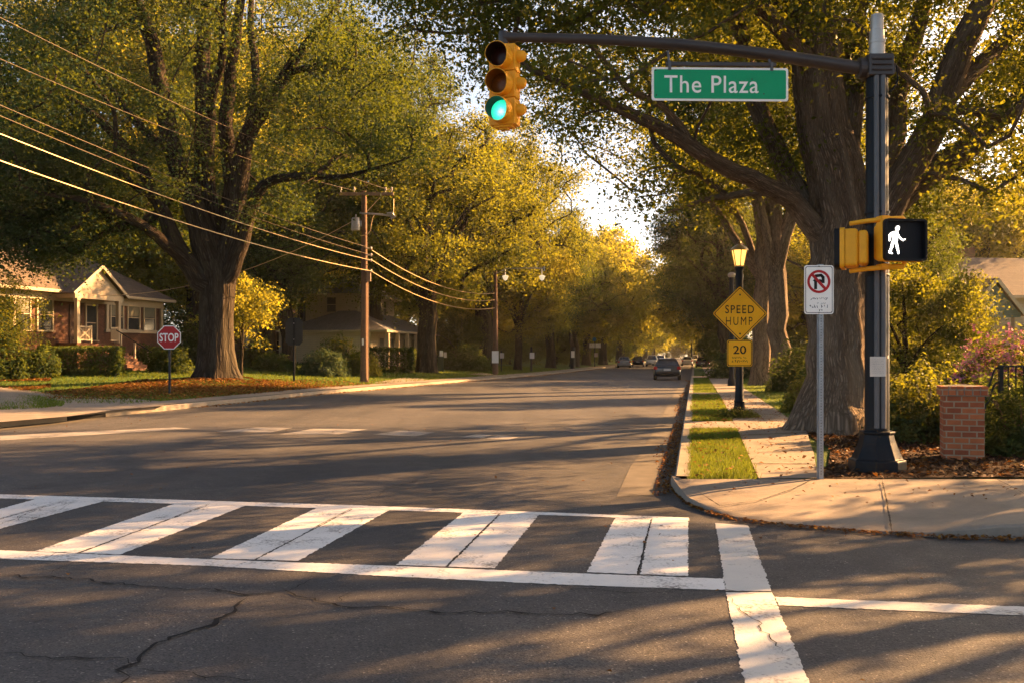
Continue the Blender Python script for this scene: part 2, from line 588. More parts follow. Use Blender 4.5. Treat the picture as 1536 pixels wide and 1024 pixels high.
# ------------------------------------------------------------------ trees
def smooth_path(pts, step=.6):
    """Catmull-Rom through (x,y,z,r) rows, resampled about every STEP metres"""
    P = np.array([(p[0], p[1], p[2], p[3]) for p in pts], dtype=float)
    ext = np.vstack([2 * P[0] - P[1], P, 2 * P[-1] - P[-2]])
    ext[:, 3] = np.maximum(ext[:, 3], .01)
    out = [P[0]]
    for i in range(1, len(ext) - 2):
        a, b, c, d = ext[i - 1:i + 3]
        L = np.linalg.norm(c[:3] - b[:3])
        n = max(1, int(round(L / step)))
        for k in range(1, n + 1):
            t = k / n
            out.append(.5 * ((2 * b) + (c - a) * t + (2 * a - 5 * b + 4 * c - d) * t * t + (3 * b - a - 3 * c + d) * t ** 3))
    return np.array(out)


class TreeSkel:
    def __init__(self, rng):
        self.P, self.par, self.rmin, self.kids = [], [], [], []
        self.rng = rng
        self.fixed = []

    def node(self, p, par, rmin=0.0):
        i = len(self.P)
        self.P.append(np.array(p, dtype=float)); self.par.append(par); self.rmin.append(rmin); self.kids.append([])
        if par >= 0: self.kids[par].append(i)
        return i

    def limb(self, pts, par=-1, step=.6, wob=.05):
        sp = smooth_path(pts, step)
        if par is None:     # join to the nearest node there is
            A = np.array(self.P)
            par = int(np.argmin(((A - sp[0, :3]) ** 2).sum(1)))
        last = par
        for k, q in enumerate(sp):
            if par >= 0 and k == 0: continue
            w = self.rng.normal(0, wob * min(1, q[3] * 3), 3) if k > 1 else 0
            last = self.node(q[:3] + w, last, max(.012, q[3]))
        return last

    def grow(self, clumps, origin, step=.6, zmin_attach=0.0):
        """attach every clump to the nearest inner node by a bent twig; returns the twig node lists"""
        rng = self.rng
        origin = np.array(origin, dtype=float)
        order = np.argsort(((clumps - origin) ** 2).sum(1))
        twigs = []
        A = np.zeros((len(self.P) + len(clumps) * 40, 3)); n = len(self.P)
        A[:n] = self.P
        for ci in order:
            p = clumps[ci]
            d = np.linalg.norm(A[:n] - p, axis=1)
            rn = np.linalg.norm(A[:n] - origin, axis=1)
            rp = np.linalg.norm(p - origin)
            cost = d + 1.2 * np.maximum(0, rn - rp + .3) + .35 * np.maximum(0, A[:n, 2] - p[2]) + 6.0 * (A[:n, 2] < zmin_attach)
            b = int(np.argmin(cost))
            q = self.P[b]
            L = d[b]
            m = max(2, int(round(L / step)))
            pd = q - self.P[self.par[b]] if self.par[b] >= 0 else np.array((0, 0, 1.0))
            pd = pd / (np.linalg.norm(pd) + 1e-6)
            ctrl = q + (pd * .55 + (p - q) / (L + 1e-6) * .5 + np.array((0, 0, .25))) * L * .45
            last, tw = b, []
            for k in range(1, m + 1):
                t = k / m
                x = (1 - t) ** 2 * q + 2 * t * (1 - t) * ctrl + t * t * p
                if k < m: x = x + rng.normal(0, .05 * min(1.5, L), 3) * .6
                last = self.node(x, last, .008)
                if n < len(A): A[n] = x; n += 1
                tw.append(last)
            twigs.append((ci, tw))
        return twigs

    def radii(self, base_r, expo=.48, rtip=.012):
        N = len(self.P)
        cnt = np.ones(N)
        for i in range(N - 1, 0, -1):
            if self.par[i] >= 0: cnt[self.par[i]] += cnt[i] * (1 if True else 0)
        # count tips rather than nodes
        cnt = np.array([1.0 if not k else 0.0 for k in self.kids])
        for i in range(N - 1, 0, -1):
            if self.par[i] >= 0: cnt[self.par[i]] += cnt[i]
        r = base_r * (cnt / cnt[0]) ** expo
        return np.maximum(np.maximum(r * .8, rtip), np.array(self.rmin))

    def mesh(self, name, mat, R, flare=.0, flare_h=.7, lobes=5, phase=0.0, rbig=.28, rcull=0.0):
        V, FQ, B = [], [], []
        nb = 0
        kids = self.kids
        stack = [(-1, 0)]
        while stack:
            par, s = stack.pop()
            chain = [s] if par < 0 else [par, s]
            cur = s
            while kids[cur]:
                ks = sorted(kids[cur], key=lambda k: -R[k])
                for k in ks[1:]:
                    stack.append((cur, k))
                cur = ks[0]
                chain.append(cur)
            rr = np.array([R[c] for c in chain])
            if par >= 0: rr[0] = min(rr[0], rr[1] * 1.15)
            if rr[1 if len(rr) > 1 else 0] < rcull: continue
            pts = np.array([self.P[c] for c in chain])
            if par < 0 and flare > 0:      # refine the butt for the root flare
                zs = np.linspace(0, 1, 9)[:-1]
                add = np.array([pts[0] + (pts[1] - pts[0]) * z for z in zs])
                ra = np.array([rr[0] + (rr[1] - rr[0]) * z for z in zs])
                pts = np.vstack([add, pts[1:]]); rr = np.concatenate([ra, rr[1:]])
            rm = rr.max()
            ns = 40 if (par < 0 and flare > 0) else (14 if rm > rbig else (9 if rm > .12 else (6 if rm > .05 else 4)))
            T = np.gradient(pts, axis=0)
            T /= (np.linalg.norm(T, axis=1, keepdims=True) + 1e-9)
            up = np.array((1.0, 0, 0)) if abs(T[0, 2]) > .5 else np.array((0, 0, 1.0))
            nr = up - T[0] * up.dot(T[0]); nr /= np.linalg.norm(nr)
            ang = np.arange(ns) * 2 * PI / ns
            ca, sa = np.cos(ang)[:, None], np.sin(ang)[:, None]
            dist = 0.0
            rows = []
            for i in range(len(pts)):
                nr = nr - T[i] * nr.dot(T[i]); nr /= (np.linalg.norm(nr) + 1e-9)
                bn = np.cross(T[i], nr)
                rad = np.full((ns, 1), rr[i])
                if par < 0 and flare > 0:
                    z = pts[i, 2] - pts[0, 2]
                    lob = (.5 + .5 * np.cos(lobes * ang + phase)) * .6 + (.5 + .5 * np.cos(3 * ang + 1.7 * phase + 1)) * .4
                    rad = rad * (1 + flare * math.exp(-z / flare_h) * (.35 + 1.1 * lob[:, None])
                                 + .05 * np.cos(lobes * 2 * ang + phase * 2 + z * .4)[:, None] + .03 * np.cos(7 * ang + z * .9)[:, None])
                rows.append(pts[i] + (nr * ca + bn * sa) * rad)
                if i: dist += np.linalg.norm(pts[i] - pts[i - 1])
                B.append(np.hstack([ca * max(rm, .05), sa * max(rm, .05), np.full((ns, 1), dist + (s % 97) * 3.1)]))
            V.append(np.vstack(rows))
            L = len(pts)
            idx = nb + np.arange(L * ns).reshape(L, ns)
            nx = np.roll(idx, -1, axis=1)
            FQ.append(np.stack([idx[:-1], nx[:-1], nx[1:], idx[1:]], -1).reshape(-1, 4))
            nb += L * ns
        return np_mesh(name, np.vstack(V), np.vstack(FQ), mat, {'bco': ('FLOAT_VECTOR', 'POINT', np.vstack(B))}, True)


def leaf_mesh(name, cen, size, mat, rng, upw=.55, tint=None, aspect=.55, droop=.25, jitter=.55, out=None):
    """one folded diamond per centre; CEN Nx3"""
    n = len(cen)
    nor = rng.normal(0, 1, (n, 3))
    nor /= np.linalg.norm(nor, axis=1, keepdims=True)
    nor[:, 2] += upw * 1.6
    if out is not None: nor += out
    nor /= np.linalg.norm(nor, axis=1, keepdims=True)
    d = rng.normal(0, 1, (n, 3)); d[:, 2] -= droop
    d -= nor * (d * nor).sum(1, keepdims=True)
    d /= (np.linalg.norm(d, axis=1, keepdims=True) + 1e-9)
    s = np.cross(nor, d)
    L = size * (1 + jitter * rng.uniform(-1, 1, n))[:, None]
    w = L * aspect * .5
    fold = nor * L * .10
    v = np.stack([cen - d * L * .5, cen + s * w - d * L * .05 + fold, cen + d * L * .5 - nor * L * .06, cen - s * w - d * L * .05 + fold], 1)
    f = np.arange(n * 4).reshape(n, 4)
    if tint is None: tint = rng.uniform(0, 1, n)
    return np_mesh(name, v.reshape(-1, 3), f, mat, {'tint': ('FLOAT', 'FACE', np.clip(tint, 0, 1))})


def clump_leaves(sk, twigs, clumps, per, sig, rng, squash=.55):
    cen, tint = [], []
    for ci, tw in twigs:
        c = clumps[ci]
        k = max(8, int(per * rng.uniform(.55, 1.4)))
        g = rng.normal(0, 1, (k, 3)) * np.array((sig, sig, sig * squash)) * rng.uniform(.75, 1.25)
        pts = c + g
        pts[:, 2] -= .12 * (g[:, 0] ** 2 + g[:, 1] ** 2) / max(sig, .1)
        if len(tw) > 1:               # some along the twig that feeds the clump
            m = k // 4
            a = np.array([sk.P[t] for t in tw[-3:]])
            q = a[rng.integers(0, len(a), m)] + rng.normal(0, sig * .5, (m, 3))
            pts = np.vstack([pts, q])
        cen.append(pts)
        tint.append(np.clip(rng.normal(rng.uniform(.25, .7), .2, len(pts)), 0, 1))
    return np.vstack(cen), np.concatenate(tint)


def ell_clumps(rng, n, c, r, zlo=None, inner=.35, gap=.15, seed=0.0):
    out = []
    c, r = np.array(c, float), np.array(r, float)
    tries = 0
    while len(out) < n and tries < n * 60:
        tries += 1
        u = rng.normal(0, 1, 3); u /= np.linalg.norm(u)
        q = (inner + (1 - inner) * rng.uniform(0, 1) ** .6)
        p = c + u * q * r
        nz = mnoise.noise(Vector(p * .28) + Vector((seed, seed * 1.7, 0)))
        p = c + u * q * r * (1 + .22 * mnoise.noise(Vector(u * 1.6) + Vector((seed, 3, 1))))
        if nz < -gap: continue
        if zlo is not None and p[2] < zlo + rng.uniform(0, .8): continue
        out.append(p)
    return np.array(out)


def generic_tree(kind, seed, height, spread, fork, rbase, nclump, per, leaf, sig, mleaf, mbark, nlimb=6, gap=.12, rcull=0.0, low=None, step=.9):
    rng = np.random.default_rng(seed)
    sk = TreeSkel(rng)
    lean = rng.normal(0, .25, 2)
    top = (lean[0] * 2, lean[1] * 2, height * .85, rbase * .12)
    sk.limb([(0, 0, -.25, rbase), (0, 0, fork * .5, rbase * .92), (lean[0] * .4, lean[1] * .4, fork, rbase * .88),
             (lean[0] * 1.2, lean[1] * 1.2, (fork + height) * .5, rbase * .45), top], -1, step)
    a0 = rng.uniform(0, 6.28)
    for k in range(nlimb):
        a = a0 + 2 * PI * k / nlimb + rng.normal(0, .25)
        h0 = fork * rng.uniform(.85, 1.1) + (k % 3) * .5
        out = spread * rng.uniform(.55, .85)
        hz = h0 + (height - h0) * rng.uniform(.35, .75)
        r0 = rbase * rng.uniform(.38, .55)
        sk.limb([(lean[0] * .4, lean[1] * .4, h0, r0),
                 (math.cos(a) * out * .3, math.sin(a) * out * .3, h0 + (hz - h0) * .42, r0 * .8),
                 (math.cos(a + .15) * out * .68, math.sin(a + .15) * out * .68, h0 + (hz - h0) * .78, r0 * .5),
                 (math.cos(a + .2) * out, math.sin(a + .2) * out, hz, r0 * .2)], None, step)
    low = fork * .8 if low is None else low
    cz = (low + height) / 2
    cl = ell_clumps(rng, nclump, (lean[0] * .8, lean[1] * .8, cz), (spread, spread, (height - low) / 2), low, .3, gap, seed * 1.37)
    tw = sk.grow(cl, (0, 0, fork), step, fork * .8)
    R = sk.radii(rbase)
    trunk = sk.mesh(kind + '_trunk', mbark, R, .55, .45, 5, seed, rcull=rcull)
    cen, tint = clump_leaves(sk, tw, cl, per, sig, rng)
    crown = leaf_mesh(kind + '_crown', cen, leaf, mleaf, rng, tint=tint)
    return trunk, crown


def plant_tree(meshes, loc, rz, s, label, cat='tree', group=None, name='street_tree'):
    t = thing(name, label, cat, loc, rz, group)
    t.scale = s if hasattr(s, '__len__') else (s, s, s)
    for nm, me in zip(('trunk', 'crown'), meshes):
        o = bpy.data.objects.new(nm, me)
        COL.objects.link(o)
        o.parent = t
    return t


def shrub(name, label, loc, r, n, leaf, mat, seed, group=None, cat='shrub', shape='dome', flowers=0, upw=.4, aspect=.5, rz=0.0):
    """shrub or hedge: foliage spread through the outer part of the volume on a frame of real stems"""
    rng = np.random.default_rng(seed)
    t = thing(name, label, cat, loc, rz, group)
    rx, ry, rz_ = r
    N = n
    if shape == 'box':
        u = rng.uniform(-1, 1, (N, 3)); ax = rng.integers(0, 3, N)
        sg = np.where(rng.uniform(0, 1, N) < .5, -1, 1)
        depth = 1 - np.abs(rng.normal(0, .12, N))
        for k in range(3):
            mk = ax == k
            u[mk, k] = sg[mk] * depth[mk]
        u[:, 2] = np.abs(u[:, 2]) * 2 - 1 if False else u[:, 2]
        p = u.copy()
        p[:, 2] = (u[:, 2] + 1) / 2
        wav = np.array([1 + .10 * mnoise.noise(Vector((q[0] * 4 * rx / max(rx, ry), q[1] * 3, q[2] * 3 + seed))) for q in p])
        p = p * wav[:, None]
        outn = u * .4
    else:
        u = rng.normal(0, 1, (N, 3)); u /= np.linalg.norm(u, axis=1, keepdims=True)
        u[:, 2] = np.abs(u[:, 2]) * 1.0
        low = rng.uniform(0, 1, N) < .35
        u[low, 2] *= .4
        q = .45 + .55 * rng.uniform(0, 1, N) ** .5
        wav = np.array([1 + .32 * mnoise.noise(Vector(x * 2.3) + Vector((seed * 1.3, 0, 0))) + .18 * mnoise.noise(Vector(x * 5.5) + Vector((seed, 2, 0))) for x in u])
        p = u * (q * wav)[:, None]
        p[:, 2] = np.maximum(p[:, 2], .02)
        outn = u * .7
    cen = p * np.array((rx, ry, rz_)) + rng.normal(0, .03, (N, 3))
    cen[:, 2] = np.maximum(cen[:, 2], .02)
    tint = np.array([.45 + .5 * mnoise.noise(Vector(c * 2.2)) for c in cen]) + rng.normal(0, .18, N)
    me = leaf_mesh('foliage', cen, leaf, mat, rng, upw=upw, tint=tint, aspect=aspect, out=outn)
    o = bpy.data.objects.new('foliage', me); COL.objects.link(o); o.parent = t
    mb = MB()
    for k in range(9 if shape != 'box' else int(8 + 5 * rx)):
        a = rng.uniform(0, 6.28)
        bx, by = (rng.uniform(-.75, .75) * rx, rng.uniform(-.5, .5) * ry) if shape == 'box' else (math.cos(a) * rx * .12, math.sin(a) * ry * .12)
        ex, ey = bx + math.cos(a) * rx * (.12 if shape == 'box' else .5), by + math.sin(a) * ry * .45
        mb.tube([(bx, by, -.05), ((bx + ex) / 2 * 1.05, (by + ey) / 2, rz_ * .4), (ex, ey, rz_ * .78)], [.022, .015, .006], 5)
    mb.build('stem', MT['wood_pole'], t, True)
    if flowers:
        k = rng.choice(N, flowers * 5)
        k = k[cen[k, 2] > rz_ * .35]
        base = cen[k][:flowers]
        c = np.repeat(base * 1.04, 7, axis=0) + rng.normal(0, .035, (len(base) * 7, 3))
        me = leaf_mesh('blossom', c, .05, MT['petal'], rng, upw=.2, aspect=.8)
        o = bpy.data.objects.new('blossom', me); COL.objects.link(o); o.parent = t
    return t


def poly_scatter(poly, n, rng):
    """N points in a polygon given as (x, y) rows"""
    P = np.array([(p[0], p[1]) for p in poly])
    lo, hi = P.min(0), P.max(0)
    out = []
    x2, y2 = np.roll(P[:, 0], -1), np.roll(P[:, 1], -1)
    while sum(map(len, out)) < n:
        q = rng.uniform(lo, hi, (n * 2, 2))
        ins = np.zeros(len(q), bool)
        for a, b, c, d in zip(P[:, 0], P[:, 1], x2, y2):
            cond = ((b > q[:, 1]) != (d > q[:, 1])) & (q[:, 0] < (c - a) * (q[:, 1] - b) / (d - b + 1e-12) + a)
            ins ^= cond
        out.append(q[ins])
    return np.vstack(out)[:n]


def litter(name, pts, z, size, mat, rng, label=None, tilt=.35, aspect=.65):
    n = len(pts)
    cen = np.column_stack([pts, np.broadcast_to(z, n) + rng.uniform(.006, .03, n)])
    nor = rng.normal(0, tilt, (n, 3)); nor[:, 2] = 1
    nor /= np.linalg.norm(nor, axis=1, keepdims=True)
    a = rng.uniform(0, 6.28, n)
    d = np.column_stack([np.cos(a), np.sin(a), np.zeros(n)])
    d -= nor * (d * nor).sum(1, keepdims=True); d /= np.linalg.norm(d, axis=1, keepdims=True)
    s = np.cross(nor, d)
    L = size * rng.uniform(.5, 1.3, n)[:, None]
    w = L * aspect * .5
    v = np.stack([cen - d * L * .5, cen + s * w + nor * L * .15, cen + d * L * .5, cen - s * w + nor * L * .15], 1)
    me = np_mesh(name, v.reshape(-1, 3), np.arange(n * 4).reshape(n, 4), mat, {'tint': ('FLOAT', 'FACE', rng.uniform(0, 1, n))})
    o = bpy.data.objects.new(name, me); COL.objects.link(o)
    o['kind'] = 'stuff'
    if label: o['label'] = label
    return o


def grass(name, pts, z, h, w, rng, label=None):
    n = len(pts)
    z = np.broadcast_to(z, n)
    base = np.column_stack([pts, z])
    a = rng.uniform(0, 6.28, n)
    hh = h * rng.uniform(.5, 1.25, n)
    side = np.column_stack([np.cos(a), np.sin(a), np.zeros(n)]) * (w * .5)
    b = rng.uniform(0, 6.28, n); le = rng.uniform(.1, .7, n) * hh
    tip = base + np.column_stack([np.cos(b) * le, np.sin(b) * le, hh])
    v = np.stack([base - side, base + side, tip], 1)
    tint = np.clip(np.array([.5 + .6 * mnoise.noise(Vector((p[0] * .8, p[1] * .8, 0))) for p in pts]) + rng.normal(0, .2, n), 0, 1)
    me = np_mesh(name, v.reshape(-1, 3), np.arange(n * 3).reshape(n, 3), MT['blade'], {'tint': ('FLOAT', 'FACE', tint)})
    o = bpy.data.objects.new(name, me); COL.objects.link(o)
    o['kind'] = 'stuff'
    if label: o['label'] = label
    return o
# ------------------------------------------------------------------ the setting
def interp(x, xs, ys):
    return float(np.interp(x, xs, ys))


def l_left(s):
    return interp(s, [0, 20, 37, 44, 55, 65, 80, 120, 640], [-15.2, -15.1, -15.05, -14.5, -13.75, -12.7, -11.9, -11.3, -11.2])


L1 = Vector((-13.3, 42.0, 0))


def ZL(x, y):
    s, l = to_sl(x, y)
    t = max(0.0, l_left(s) - l)
    z = .15 + .052 * max(0, min(t, 24) - 2.6) * min(1, max(0, (s - 30) / 10))
    d2 = (x - L1.x) ** 2 + (y - L1.y) ** 2
    z += .34 * math.exp(-d2 / 9.0)
    return z


def ZR(x, y):
    s, l = to_sl(x, y)
    return .148 + .012 * max(0, min(l, 30) - 3)



def GT(px, py):
    """photo point on the far terrain"""
    z = .2
    for _ in range(25):
        p = G(px, py, z)
        z = .5 * z + .5 * ZL(p.x, p.y)
    return Vector((p.x, p.y, z))


R_KERB = -.25

gm = MB(); gm.sheet([(-2500, -2500), (2500, -2500), (2500, 2500), (-2500, 2500)], -.03)
structure(gm.build('ground', MT['earth']))

rd = MB()
rd.sheet([(-75, -30), (75, -30), (75, 18), ((.4 + 18 * SA) / CA, 18), tuple(RD(640, .4)[:2]), tuple(RD(640, -21)[:2]),
          ((-21 + 24 * SA) / CA, 24), (-75, 24)], 0.0)
structure(rd.build('road', MT['asphalt']))

# left verge: lawn rising towards the houses
ss = list(np.arange(6, 60, 1.0)) + list(np.arange(60, 140, 3.0)) + list(np.arange(140, 640, 20.0))
tt = [.19] + list(np.arange(.8, 12, .7)) + list(np.arange(12, 30, 2.0)) + [40, 60, 90, 140]
vs, fs = [], []
for s in ss:
    for t in tt:
        p = RD(s, l_left(s) - t)
        vs.append((p.x, p.y, ZL(p.x, p.y) + .012 * mnoise.noise(Vector((p.x * .6, p.y * .6, 0)))))
nt = len(tt)
for i in range(len(ss) - 1):
    for j in range(nt - 1):
        fs.append((i * nt + j, (i + 1) * nt + j, (i + 1) * nt + j + 1, i * nt + j + 1))
mb = MB(); mb.add(vs, fs)
structure(mb.build('lawn_far_verge', MT['lawn'], smooth=80))

# right verge
ys = [10.9] + list(np.arange(11.5, 60, 1.0)) + list(np.arange(60, 140, 4.0)) + list(np.arange(140, 640, 20.0))
ww = [0] + list(np.arange(.4, 5, .5)) + list(np.arange(5, 30, 2.0)) + [40, 60, 100, 160]
vs, fs = [], []
for y in ys:
    x0 = (R_KERB + .18 + y * SA) / CA
    for w in ww:
        x = x0 + w
        vs.append((x, y, ZR(x, y) + .012 * mnoise.noise(Vector((x * .7, y * .7, 4))) - .012))
nw = len(ww)
for i in range(len(ys) - 1):
    for j in range(nw - 1):
        fs.append((i * nw + j, i * nw + j + 1, (i + 1) * nw + j + 1, (i + 1) * nw + j))
mb = MB(); mb.add(vs, fs)
structure(mb.build('lawn_near_verge', MT['lawn'], smooth=80))


def kerb_strip(name, line, zt, inward, width=.2):
    """line of (x,y); ZT top heights; INWARD(i) unit vector away from the road"""
    vs, fs = [], []
    prof = [(0, -.02), (.012, .85), (.035, 1.0), (width, 1.0), (width, -.02)]
    for i, (p, z) in enumerate(zip(line, zt)):
        n = inward[i]
        for o, h in prof:
            vs.append((p[0] + n[0] * o, p[1] + n[1] * o, (z + .006) * h if h > 0 else -.02))
    k = len(prof)
    for i in range(len(line) - 1):
        for j in range(k - 1):
            fs.append((i * k + j, i * k + j + 1, (i + 1) * k + j + 1, (i + 1) * k + j))
    m = MB(); m.add(vs, fs)
    return structure(m.build(name, MT['kerb']))


ks = list(np.arange(6, 60, 1.0)) + list(np.arange(60, 640, 4.0))
ln = [RD(s, l_left(s)) for s in ks]
kerb_strip('kerb_far_side', ln, [.15] * len(ln), [(-CA, SA)] * len(ln))
ks = [11.2 / CA] + list(np.arange(12.2, 60, 1.0)) + list(np.arange(60, 640, 4.0))
ln = [RD(s, R_KERB) for s in ks]
kerb_strip('kerb_near_side', ln, [.15] * len(ln), [(CA, -SA)] * len(ln))

# gutters beside the kerbs
g = MB()
pl = [RD(s, R_KERB - .0) for s in (11.0, 16, 30, 60, 120, 300)]
pr = [RD(s, R_KERB - w) for s, w in ((10.6, .62), (13.5, .66), (16, .62), (30, .6), (60, .6), (120, .6), (300, .6))]
g.sheet([tuple(p) for p in pl] + [tuple(p) for p in reversed(pr)], .004)
structure(g.build('gutter_near_side', MT['patch']))
g = MB()
ks = list(np.arange(14, 60, 2.0)) + list(np.arange(60, 300, 8.0))
for a, b in zip(ks[:-1], ks[1:]):
    g.sheet([tuple(RD(a, l_left(a))), tuple(RD(a, l_left(a) + .5)), tuple(RD(b, l_left(b) + .5)), tuple(RD(b, l_left(b)))], .004)
structure(g.build('gutter_far_side', MT['patch']))

# pavement of the near corner, dropped to the road along its middle
outer = [(1006, 731, .15), (1013, 742, .13), (1030, 757, .09), (1060, 769, .06), (1100, 779, .04), (1160, 787, .03), (1230, 793, .03), (1300, 799, .03),
         (1380, 804, .04), (1440, 807, .08), (1500, 808, .125), (1600, 808, .14), (1800, 808, .14), (2600, 806, .14)]
bx = [1.99, 2.02, 2.12, 2.4, 2.75, 3.2, 3.8, 4.5, 5.1, 5.7, 6.2, 7.2, 9.2, 17.0]
vs, fs = [], []
for (px, py, z), x in zip(outer, bx):
    o = G(px, py)
    b = Vector((x, 10.95, .156))
    k = (b - o); k.z = 0; k.normalize()
    i1, i2 = o + k * .02, o + k * .17
    m = i2.lerp(b, .5)
    vs += [(o.x, o.y, -.02), (o.x + k.x * .012, o.y + k.y * .012, z * .8), (i1.x + k.x * .02, i1.y + k.y * .02, z), (i2.x, i2.y, z + .006),
           (m.x, m.y, .5 * (z + .156) + .012), tuple(b)]
for i in range(len(outer) - 1):
    for j in range(5):
        fs.append((i * 6 + j, (i + 1) * 6 + j, (i + 1) * 6 + j + 1, i * 6 + j + 1))
mb = MB(); mb.add(vs, fs)
structure(mb.build('pavement_corner', MT['concrete'], smooth=35))
PAVE = {}


def slab_z(x, y):
    """height of the corner pavement at x, y (linear between its outer and inner edges)"""
    o = [(G(a, b), z) for a, b, z in outer]
    i = min(range(len(o)), key=lambda k: abs(o[k][0].x + (bx[k] - o[k][0].x) * .5 - x))
    y0, z0 = o[i][0].y, o[i][1]
    t = min(1, max(0, (y - y0 - .1) / (10.95 - y0 - .1)))
    return z0 + .006 + (.156 - z0) * t + .014 * math.sin(PI * t)


def ribbon(pts, w, rng, z=None, jag=.4, mb=None):
    """jagged ground ribbon through 3d points"""
    P = [Vector(p) for p in pts]
    fine = []
    for a, b in zip(P[:-1], P[1:]):
        n = max(2, int((b - a).length / .05))
        for k in range(n):
            fine.append(a.lerp(b, k / n))
    fine.append(P[-1])
    off = 0.0
    vs = []
    for i, p in enumerate(fine):
        d = (fine[min(i + 1, len(fine) - 1)] - fine[max(i - 1, 0)]); d.z = 0; d.normalize()
        nn = Vector((-d.y, d.x, 0))
        off = off * .8 + rng.normal(0, .012)
        ww = w * (.35 + .9 * abs(rng.normal(0, .6))) * min(1, (i + 1) / 6, (len(fine) - i) / 6)
        vs.append(p + nn * (off * jag * 2 + ww / 2)); vs.append(p + nn * (off * jag * 2 - ww / 2))
    fs = [(2 * i, 2 * i + 2, 2 * i + 3, 2 * i + 1) for i in range(len(fine) - 1)]
    mb.add(vs, fs)


rng = np.random.default_rng(3)
jm = MB()
for line in ([(1323, 724), (1330, 755), (1338, 793)], [(1493, 722), (1536, 752), (1585, 790)], [(1045, 741), (1080, 757), (1140, 752), (1190, 734), (1228, 718)], [(1700, 722), (1860, 792)]):
    ribbon([(lambda q: (q.x, q.y, slab_z(q.x, q.y) + .010))(G(a, b, .13 if b < 750 else .08)) for a, b in line], .018, rng, jag=.04, mb=jm)

# footpath along the avenue on the near side
def path_l(y):
    return (interp(y, [10.9, 18, 30, 60], [.74, .82, .9, .9]), interp(y, [10.9, 14, 18, 24, 60], [1.42, 1.75, 2.1, 2.15, 2.15]))


pm = MB()
yy = list(np.arange(10.96, 60, 1.5)) + list(np.arange(60, 300, 6.0))
for i, (a, b) in enumerate(zip(yy[:-1], yy[1:])):
    q = []
    tl = [.006 * math.sin(i * 2.3), .006 * math.cos(i * 1.7)]
    for y, r in ((a, 0), (b, 0), (b, 1), (a, 1)):
        l = path_l(y)[r]
        x = (l + y * SA) / CA
        q.append((x, y, ZR(x, y) + .012 + tl[r] * (1 if y == a else -1) + (.05 * math.exp(-((y - 17.2) / 1.2) ** 2) if r else 0)))
    pm.add(q, [(0, 1, 2, 3)[::-1]])
    ribbon([(q[0][0], q[0][1], q[0][2] + .006), (q[3][0], q[3][1], q[3][2] + .006)], .02, rng, jag=.1, mb=jm)
for y0, y1 in ((18.6, 20.6), (35, 36.6), (62, 66)):
    q = []
    for y, l in ((y0, -.05), (y1, -.05), (y1, .9), (y0, .88)):
        x = (l + y * SA) / CA
        q.append((x, y, ZR(x, y) + .010))
    pm.add(q, [(0, 1, 2, 3)[::-1]])
structure(pm.build('footpath_near_side', MT['concrete']))
structure(jm.build('pavement_joints', MT['joint']))

# mulch bed behind the corner
mu = MB()
mpts = [(3.55, 10.97), (14, 10.97), (14, 17), (12.5, 21), (7.6, 21.5), (6.9, 19.6), (6.05, 19.0), (5.45, 17.3), (4.95, 14.5), (4.2, 12.4)]
mu.sheet([(x, y, ZR(x, y) + .008) for x, y in mpts])
structure(mu.build('mulch_bed', MT['mulch']))

# far-side pavement: strip along the kerb and the paved corner
fp = MB()
ks = list(np.arange(23, 60, 1.5)) + list(np.arange(60, 240, 6.0))
for a, b in zip(ks[:-1], ks[1:]):
    wa, wb = interp(a, [23, 30, 45, 60], [1.4, 1.2, 1.5, 1.7]), interp(b, [23, 30, 45, 60], [1.4, 1.2, 1.5, 1.7])
    q = []
    for s, t in ((a, .2), (a, wa + .2), (b, wb + .2), (b, .2)):
        p = RD(s, l_left(s) - t)
        q.append((p.x, p.y, ZL(p.x, p.y) + .02))
    fp.add(q, [(0, 3, 2, 1)])
structure(fp.build('footpath_far_side', MT['concrete']))
fc = MB()
top = [(-60, 579), (0, 580), (60, 588), (100, 594), (176, 596.5), (246, 603)]
bot = [(-60, 638), (0, 634), (60, 629), (105, 625), (170, 616), (246, 609)]
for i in range(len(top) - 1):
    q = []
    for a, b in (top[i], bot[i], bot[i + 1], top[i + 1]):
        p = GT(a, b)
        q.append((p.x, p.y, ZL(p.x, p.y) + .028))
    fc.add(q, [(0, 1, 2, 3)])
structure(fc.build('pavement_far_corner', MT['concrete']))
fw = MB()     # garden walks on the far side
for pts in ([(561, 574), (600, 575.5), (630, 571.5), (643, 568), (617, 566.5), (600, 567)], [(700, 561), (738, 564), (752, 562), (720, 559)]):
    q = []
    for a, b in pts:
        p = GT(a, b)
        q.append((p.x, p.y, ZL(p.x, p.y) + .03))
    fw.add(q, [tuple(range(len(q)))])
structure(fw.build('garden_walk', MT['concrete']))

# painted markings
def gsheet(mb, pts, z=.004, rng=None):
    """ground polygon from photo points, edges broken up a little"""
    P = [G(a, b) for a, b in pts]
    out = []
    for i, p in enumerate(P):
        q = P[(i + 1) % len(P)]
        n = max(1, min(200, int((q - p).length / .028)))
        d = (q - p); nn = Vector((-d.y, d.x, 0)).normalized()
        for k in range(n):
            x = p.lerp(q, k / n) + (nn * rng.normal(0, .0045) if k else Vector())
            out.append((x.x, x.y, z))
    mb.sheet(out)


